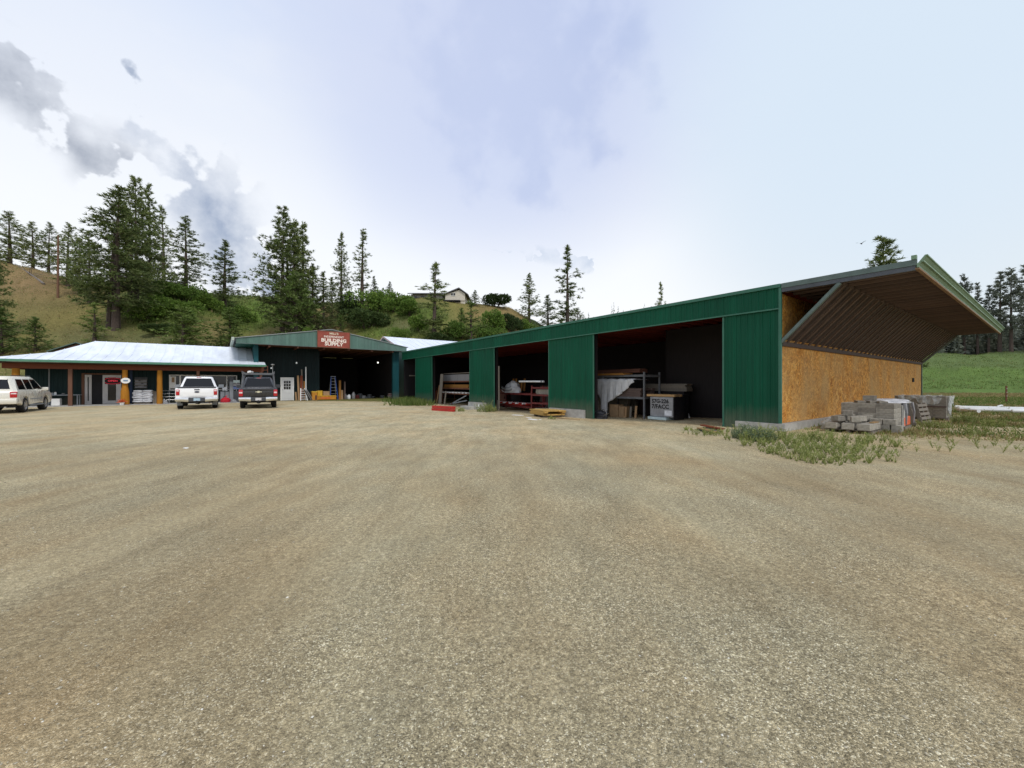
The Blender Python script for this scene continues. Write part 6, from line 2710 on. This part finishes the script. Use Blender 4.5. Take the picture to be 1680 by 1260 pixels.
    m.build('body', M['dark_grey'], b)
    m = MB()
    for x in (-.16, .16):
        m.box(x - .13, x + .13, -.262, -.252, .08, .84)
    m.build('door', M['grey_paint'], b)
    for px, h in ((367, .34), (371.5, .42)):
        b = thing('jug', ('shorter' if px < 370 else 'taller') + ' pale jug standing on the grey cabinet behind the red can', 'jug', (T2(px), yb + .3, zs + .922))
        m = MB()
        m.lathe([(0, 0), (.09, 0), (.10, .05), (.10, h * .6), (.04, h * .85), (.04, h), (0, h)], 12)
        m.build('body', M['white_pipe'], b, smooth=True)
        m = MB()
        m.tube([(.09, 0, h * .5), (.13, 0, h * .65), (.05, 0, h * .85)], .014, 6)
        m.build('handle', M['white_pipe'], b)
    b = thing('rack_display', 'narrow stand with pale blue signs left of the charcoal truck', 'stand', (T2(388), yb, zs))
    m = MB()
    m.box(-.18, .18, -.15, .15, 0, .9)
    m.build('base', M['dark_grey'], b)
    for k, mat in enumerate(('blue_wrap', 'grey_wrap', 'pale_board')):
        m = MB()
        m.box(-.22, .22, -.16, -.13, 1.05 + k * .26, 1.26 + k * .26)
        m.build('panel', M[mat], b)
    m = MB()
    m.box(-.02, .02, -.12, -.08, .9, 1.8)
    m.build('mast', M['steel'], b)
    b = thing('bag', 'small grey bundle on the ground left of the charcoal truck wheel', 'bag', (T2(383), yb - .7, gz(T2(383), yb - .7)))
    m = MB()
    lumps(m, 51, .45, .4, .24)
    m.build('sack', M['grey_wrap'], b, smooth=True)
    m = MB()
    m.tube([(0, 0, .2), (.03, 0, .29)], [.05, .02], 6)
    m.build('tie', M['steel'], b)


def bay_goods():
    y = 35.55

    def T(px, s=y):
        return t_at(px, s)

    def bar(px, yt, w, mat, lab, a_s=0.0, s=y, yb=659):
        t = T(px, s)
        z = gz(t, s) + .0
        return box_thing('board', lab, 'board', t, s, z, w, .04, z_at(yt, t, s) - z, mat, 0, None, .003, Matrix.Rotation(a_s, 4, 'Y') @ Matrix.Rotation(-.06, 4, 'X'))
    bar(486, 643, .14, 'lumber_z', 'short pale board leaning right of the white door', -.06)
    bar(490.5, 616, .16, 'lumber_z', 'tall pink-toned board leaning right of the white door', -.03)
    bar(494, 616, .2, 'lumber_red', 'tall reddish-brown board behind the white ladder', .02, 35.7)
    bar(497, 606, .12, 'lumber_grey', 'tallest grey board behind the white ladder', -.03, 35.75)
    bar(500, 625, .1, 'lumber_orange', 'orange-brown strip behind the white ladder', -.02, 35.7)
    t = T(502.5)
    b = thing('pipe', 'white upright pipe standing on the right of the ladder in the bay', 'pipe', (t, 35.7, 0))
    m = MB()
    m.tube([(0, 0, 0), (0, .1, z_at(602, t, 35.7))], .05, 8)
    m.build('barrel', M['white_pipe'], b)
    m = MB()
    m.tube([(0, 0, .0), (0, 0, .1)], .06, 8)
    m.build('coupling', M['white'], b)
    # white stepladder leaning
    t = T(498, 35.2)
    z = gz(t, 35.2)
    h = z_at(637, t, 35.2) - z
    b = thing('step_ladder', 'short white ladder leaning among the boards in the bay', 'ladder', (t, 35.2, z), 0)
    for x0, x1 in ((-.24, -.18), (.32, .12)):
        m = MB()
        m.beam((x0, -.05, 0), (x1, .3, h), .07, .04)
        m.build('rail', M['white'], b)
    for k in range(5):
        f = (k + .6) / 5.4
        m = MB()
        m.box(-.24 + .06 * f, .32 - .2 * f, -.07 + .35 * f, .0 + .35 * f, h * f - .02, h * f + .02)
        m.build('rung', M['white'], b)
    # folded black and white trestle
    t = T(508, 35.1)
    b = thing('folding_trestle', 'folded black and silver trestle leaning beside the white ladder', 'trestle', (t, 35.1, gz(t, 35.1)))
    m = MB()
    m.beam((.15, 0, 0), (-.35, .3, 1.05), .05, .05)
    m.beam((.3, 0, 0), (-.2, .3, 1.0), .05, .05)
    m.build('frame', M['steel'], b)
    m = MB()
    m.beam((.05, .03, .1), (-.35, .33, .95), .2, .03)
    m.build('panel', M['black'], b)
    # amber chest and cartons
    s = 35.3
    a, c = T(520, s), T(551, s)
    z = gz((a + c) / 2, s)
    b = thing('storage_chest', 'long amber wooden chest on the floor at the bay opening', 'chest', ((a + c) / 2, s + .2, z))
    w = c - a
    h = z_at(650, a, s) - z
    m = MB()
    m.box(-w / 2, w / 2, -.35, .35, .04, h, bevel=.015)
    m.build('body', M['amber'], b)
    m = MB()
    m.box(-w / 2 - .02, w / 2 + .02, -.37, .37, h + .003, h + .045, bevel=.01)
    m.build('lid', M['yellow'], b)
    m = MB()
    m.box(-w / 2 + .3, w / 2 - .5, -.365, -.352, .14, h - .12)
    m.build('front_panel', M['orange'], b)
    m = MB()
    m.box(-w / 2, w / 2, -.3, .3, 0, .038)
    m.build('plinth', M['dark_wood'], b)
    for px0, px1, yt, yb_, mat, lab in ((511.5, 520, 642, 657.5, 'amber', 'open-topped amber crate at the left end of the long chest'), ):
        a2, c2 = T(px0, s), T(px1, s)
        zz = gz(a2, s)
        bb = thing('crate', lab, 'crate', ((a2 + c2) / 2, s + .1, zz))
        w2, h2 = c2 - a2, z_at(yt, a2, s) - zz
        m = MB()
        m.box(-w2 / 2, w2 / 2, -.3, .3, 0, h2 * .86, bevel=.01)
        m.build('body', M[mat], bb)
        m = MB()
        m.box(-w2 / 2 - .02, w2 / 2 + .02, -.32, .32, h2 * .86 + .003, h2, bevel=.02)
        m.build('top', M['yellow'], bb)
        m = MB()
        m.prism([(w2 * .05, .05), (w2 * .42, .05), (w2 * .42, h2 * .5), (w2 * .25, h2 * .62), (w2 * .05, h2 * .5)], -.312, -.302, 'y')
        m.build('label_panel', M['red_wood'], bb)
    z2 = z + h + .048
    box_thing('carton', 'yellow-brown carton on the left half of the amber chest', 'box', T(525, s), s + .25, z2, .42, .4, z_at(641, T(525, s), s) - z2, 'yellow', .1, None, .01)
    box_thing('carton', 'brown carton on the right half of the amber chest', 'box', T(536, s), s + .25, z2, .55, .4, z_at(642, T(536, s), s) - z2, 'cardboard', -.05, None, .01)
    # blue step ladder
    sl = 36.0
    t = T(546.5, sl)
    z = gz(t, sl)
    h = z_at(618, t, sl) - z
    b = thing('step_ladder', 'tall blue step ladder standing behind the amber chest', 'ladder', (t, sl, z))
    for sx in (-1, 1):
        m = MB()
        m.beam((sx * .34, -.45, 0), (sx * .18, 0, h), .06, .03)
        m.build('rail', M['blue'], b)
        m = MB()
        m.beam((sx * .34, .5, 0), (sx * .18, .06, h), .05, .03)
        m.build('rear_rail', M['steel'], b)
    for k in range(7):
        f = (k + 1) / 7.6
        m = MB()
        x = .34 - .16 * f
        m.box(-x + .03, x - .03, -.45 + .45 * f - .04, -.45 + .45 * f + .04, h * f - .012, h * f + .012)
        m.build('step', M['steel'], b)
    m = MB()
    m.box(-.22, .22, -.12, .16, h, h + .05)
    m.build('top_cap', M['grey_paint'], b)
    s = 36.2
    for px, yt, mat, lab in ((557.5, 624, 'lumber_orange', 'yellow plank standing right of the blue ladder'), (561, 640, 'lumber_z', 'short pinkish board before the yellow plank'), (565.5, 626, 'soffit', 'dark brown plank right of the yellow one')):
        bar(px, yt, .2 if mat != 'soffit' else .14, mat, lab, .02, s)
    # gas cylinders and odds on the floor
    s = 36.6
    for px, yt, r, mat, lab in ((566.5, 646, .16, 'grey_wrap', 'grey gas cylinder, left of a white one on the bay floor'), (572.5, 647, .17, 'white_pipe', 'white gas cylinder between two grey ones on the bay floor'), (580, 643, .17, 'grey_wrap', 'tall grey gas cylinder, right of the white one')):
        t = T(px, s)
        z = gz(t, s)
        h = z_at(yt, t, s) - z
        b = thing('gas_cylinder', lab, 'gas cylinder', (t, s, z))
        m = MB()
        m.lathe([(0, 0), (r * .8, 0), (r, .05), (r, h * .68), (r * .7, h * .82), (r * .25, h * .86), (0, h * .86)], 16)
        m.build('body', M[mat], b, smooth=True)
        m = MB()
        m.lathe([(r * .5, h * .85), (r * .5, h), (r * .42, h), (r * .42, h * .85)], 12)
        m.build('collar', M[mat], b)
        m = MB()
        m.tube([(0, 0, h * .86), (0, 0, h * .96)], .03, 6)
        m.build('valve', M['steel'], b)
    s = 37.5
    for i, (px, yt, mat) in enumerate(((586, 648, 'rack_red'), (591, 646, 'dark_grey'), (596, 649, 'grey_wrap'), (600, 651, 'dark_grey'), (606, 647, 'dark_grey'), (612, 650, 'black_wrap'), (627, 649, 'dark_grey'))):
        t = T(px, s)
        z = gz(t, s)
        b = thing('drum', ('dull red drum right of the tall grey cylinder', 'dark drum behind the dull red one', 'pale drum right of the dull red one', 'low dark drum right of the pale one',
                           'taller dark drum at mid-floor of the bay', 'black low drum at mid-floor of the bay', 'dark drum left of the wooden barrel')[i], 'drum', (t, s, z))
        h = z_at(yt, t, s) - z
        m = MB()
        m.lathe([(0, 0), (.24, 0), (.25, .02), (.24, h * .33), (.25, h * .35), (.24, h * .66), (.25, h * .68), (.25, h), (.22, h - .01), (0, h - .02)], 18)
        m.build('shell', M[mat], b, smooth=True)
        m = MB()
        m.lathe([(0, h - .018), (.2, h - .018), (.2, h + .01), (0, h + .012)], 14)
        m.build('lid', M['grey_paint'], b)
    s = 36.0
    t = T(642, s)
    z = gz(t, s)
    b = thing('barrel', 'brown wooden barrel by the right corner post of the bay', 'barrel', (t, s, z))
    h = z_at(645, t, s) - z
    m = MB()
    m.lathe([(0, 0), (.30, 0), (.36, h * .3), (.38, h * .5), (.36, h * .7), (.30, h), (0, h - .03)], 22)
    m.build('staves', M['red_wood'], b, smooth=True)
    for zz in (.12, .4, .6, .88):
        m = MB()
        rr = .31 + .075 * (1 - abs(zz - .5) * 2)
        m.lathe([(rr, h * zz - .02), (rr + .012, h * zz - .02), (rr + .012, h * zz + .02), (rr, h * zz + .02)], 22)
        m.build('hoop', M['grey_paint'], b)
    # hanging lamps
    for px, py, s, mat, lab in ((620, 595, 37, 'bulb', 'bright lit bulb hanging in the right half of the bay'), (486.5, 595.5, 35.6, 'bulb_dim', 'dim globe lamp above the white door'), (445, 604, 35.6, 'bulb_dim', 'dim lamp near the left end of the bay')):
        t = T(px, s)
        z = z_at(py, t, s)
        b = thing('hanging_lamp', lab, 'lamp', (t, s, z))
        m = MB()
        m.lathe([(0, -.07), (.05, -.05), (.07, 0), (.05, .06), (0, .10)], 14)
        m.build('bulb', M[mat], b, smooth=True)
        m = MB()
        m.tube([(0, 0, .10), (0, 0, 4.79 - z)], .012, 5)
        m.build('cord', M['black'], b)


# ---- weeds and field grass
def sprig(verts, faces, p, h, rng, leafy=True, n=7):
    for _ in range(n):
        a = rng.random() * 6.283
        d = Vector((math.cos(a) * .45, math.sin(a) * .45, 1)).normalized()
        hh = h * rng.uniform(.55, 1.1)
        top = p + d * hh * .7
        blade(verts, faces, p, d, hh, .012 + .012 * h, rng)
        if leafy:
            for k in range(10):
                f = rng.uniform(.2, 1.05)
                b = rng.random() * 6.283
                e = Vector((math.cos(b), math.sin(b), rng.uniform(.1, .9))).normalized()
                blade(verts, faces, p + d * hh * f, e, h * rng.uniform(.10, .24), .010 + .014 * h, rng)


def weeds():
    rng = random.Random(19)
    verts, faces = [], []
    for i in range(660):
        # a drift of weeds round the near corner and along the footing
        px = rng.gauss(1335, 75)
        if not 1190 < px < 1475:
            continue
        f = (px - 1190) / 285
        top = 708 + 16 * f
        bot = 722 + 42 * math.sin(min(1, f * 1.25) * PI * .62)
        py = rng.uniform(top, bot)
        X, Y, Z = hit(px, py)
        t, s = inv(X, Y)
        if s > -.25 and t > -.2:
            continue
        sprig(verts, faces, Vector((X, Y, Z - .01)), rng.uniform(.08, .42) * (1.0 if py < 735 else .65) * (.55 + .9 * abs(noise.noise(Vector((X * 1.3, Y * 1.3, 2))))), rng, rng.random() < .55, 7)
    for i in range(60):
        X, Y, Z = hit(rng.gauss(1165, 25), rng.uniform(706, 716))
        sprig(verts, faces, Vector((X, Y, Z)), rng.uniform(.08, .2), rng, True, 4)
    for i in range(90):
        X, Y, Z = hit(rng.uniform(1480, 1690), rng.uniform(672, 745))
        sprig(verts, faces, Vector((X, Y, Z)), rng.uniform(.1, .32), rng, True, 4)
    tag(raw('weeds', verts, faces, M['weed']), kind='stuff')
    # clumps one can point at
    for px, py, h, n, mat, lab in ((1228, 720, .5, 60, 'sage_weed', 'silvery sage bush in front of the near green panel'), (1250, 724, .42, 40, 'sage_weed', 'second silvery sage bush right of the first'),
                                   (797, 675.5, .85, 26, 'weed', 'tall green weed in front of the third green panel'), (804, 676, .6, 18, 'weed', 'smaller weed right of the tall one at the third panel'),
                                   (754, 675, .4, 20, 'weed', 'low weed between the red beams and the third panel'), (905, 688, .25, 16, 'weed', 'tiny weed at the edge of the low pallet'),
                                   (1585, 695, .55, 34, 'weed', 'leafy green clump in the field right of the far stack'), (1626, 700, .4, 26, 'weed', 'flat green clump farther right in the field'),
                                   (1600, 715, .35, 22, 'weed', 'yellow-green clump on the bare patch of the field'), (1532, 702, .4, 24, 'weed', 'greyish clump at the foot of the far stack'),
                                   (1130, 706, .2, 12, 'weed', 'small yellow-green tuft left of the board pile')):
        X, Y, Z = hit(px, py)
        v, f = [], []
        r2 = random.Random(int(px))
        for _ in range(n):
            a = r2.random() * 6.283
            q = h * .8 * r2.random() ** .6
            sprig(v, f, Vector((math.cos(a) * q, math.sin(a) * q, -.01)), h * r2.uniform(.6, 1.0) * (1 - .35 * q / h), r2, True, 4)
        o = raw('weed_clump', v, f, M[mat])
        o.location = (X, Y, Z)
        tag(o, lab, 'weed')
    # grass strip at the joint of bay and shed
    v, f = [], []
    for i in range(660):
        X, Y, Z = hit(rng.gauss(676, 17), rng.uniform(657, 666))
        for _ in range(4):
            d = Vector((rng.gauss(0, .35), rng.gauss(0, .35), 1)).normalized()
            blade(v, f, Vector((X + rng.gauss(0, .08), Y + rng.gauss(0, .08), Z - .01)), d, rng.uniform(.2, .55), .05, rng)
    tag(raw('grass_strip', v, f, M['grass']), kind='stuff')
    # field grass
    for name, mat, seed, cnt in (('field_grass', 'grass', 41, 9000), ('dry_field_grass', 'dry_grass', 42, 11000)):
        r3 = random.Random(seed)
        v, f = [], []
        n = tries = 0
        while n < cnt and tries < 200000:
            tries += 1
            Y = 10.5 + 52 * r3.random() ** 1.6
            X = r3.uniform(.75, 1.6) * Y
            t, s = inv(X, Y)
            if (s > -.2 and t < 22) or t < .4:
                continue
            Z = G(X, Y)
            c, g = cover(X, Y, Z)
            if r3.random() < g * 1.05 - .05 * (mat == 'dry_grass'):
                continue
            green = c[1] > c[0] * .98
            if (mat == 'grass') != green and r3.random() < .8:
                continue
            h = r3.uniform(.03, .12) * (1 + .02 * Y) * (.35 if 17 < Y < 26 and X > 24 else 1)
            for _ in range(4):
                d = Vector((r3.gauss(0, .5), r3.gauss(0, .5), 1)).normalized()
                blade(v, f, Vector((X + r3.gauss(0, .06), Y + r3.gauss(0, .06), Z - .01)), d, h * r3.uniform(.6, 1.3), .012 + .0016 * Y, r3)
            n += 1
        tag(raw(name, v, f, M[mat]), kind='stuff')


def bird():
    X, Y, Z = (1413 - CX) / F * 26, 26, EYE + (CY - 400) / F * 26
    b = thing('bird', 'small dark bird flying above the shed roof', 'bird', (X, Y, Z), R(35), base=False)
    m = MB()
    m.tube([(-.13, 0, 0), (-.07, 0, .01), (0, 0, .015), (.08, 0, .01), (.13, 0, .015), (.16, 0, .01)], [.012, .03, .04, .032, .024, .004], 8)
    vs = []
    for sy in (-1, 1):
        m.mesh([(.05, sy * .02, .02), (-.05, sy * .02, .02), (-.08, sy * .14, .09), (.02, sy * .14, .10), (-.10, sy * .25, .11), (-.06, sy * .26, .11)],
               [(0, 1, 2, 3), (3, 2, 4, 5)])
    m.mesh([(-.12, -.01, 0), (-.12, .01, 0), (-.2, .04, 0), (-.2, -.04, 0)], [(0, 1, 2, 3)])
    m.build('body', plain('dark_feathers', (.03, .03, .035), .8), b)


bay_one()
bay_two()
bay_three()
shed_apron()
block_yard()
pipes()
store_front()
bay_goods()
weeds()
bird()
for o in list(bpy.data.objects):
    if o.users_scene == () and o.name not in S.objects:
        pass


def dim_stock():
    """Stock standing deeper in the bays."""
    rng = random.Random(61)
    spec = [(3.2, 9.4, 2.5, .9, 1.6, 'lumber_grey', 'grey timber stack deep in the nearest bay behind the second panel'), (5.0, 8.4, 3.0, 1.1, 1.2, 'soffit', 'brown timber stack at the back of the nearest bay'),
            (4.6, 13.2, 2.4, 1.0, 1.0, 'lumber_grey', 'grey timber stack at the back of the middle bay'), (4.4, 15.6, 2.2, .9, 1.9, 'soffit', 'tall brown timber stack at the back of the middle bay'),
            (3.6, 21.2, 2.6, 1.0, 1.5, 'red_wood', 'reddish timber stack behind the rust-brown rack'), (4.0, 24.6, 2.6, .9, 2.2, 'lumber_grey', 'tall grey timber stack at the back of the third bay'),
            (2.2, 31.0, 2.0, .8, 1.3, 'red_wood', 'reddish timber stack in the narrow last opening')]
    for t, s, ln, w, h, mat, lab in spec:
        g = gz(t, s)
        nw, nh = 4, max(4, int(h / .16))
        for j in (0, 1, 2):
            box_thing('bearer', 'short bearer under the ' + lab, 'bearer', t, s - ln * .4 + j * ln * .4, g - .02, w, .1, .09, 'dark_wood', 0, 'bearers under the ' + ' '.join(lab.split()[:3]) + str(int(s)) if False else 'bearers under the ' + lab)
        pack('board of the ' + lab, 'boards of the ' + lab, t, s, g + .072, ln, w / nw - .004, .14, nw, nh, mat, rag=.07, seed=int(s))


dim_stock()
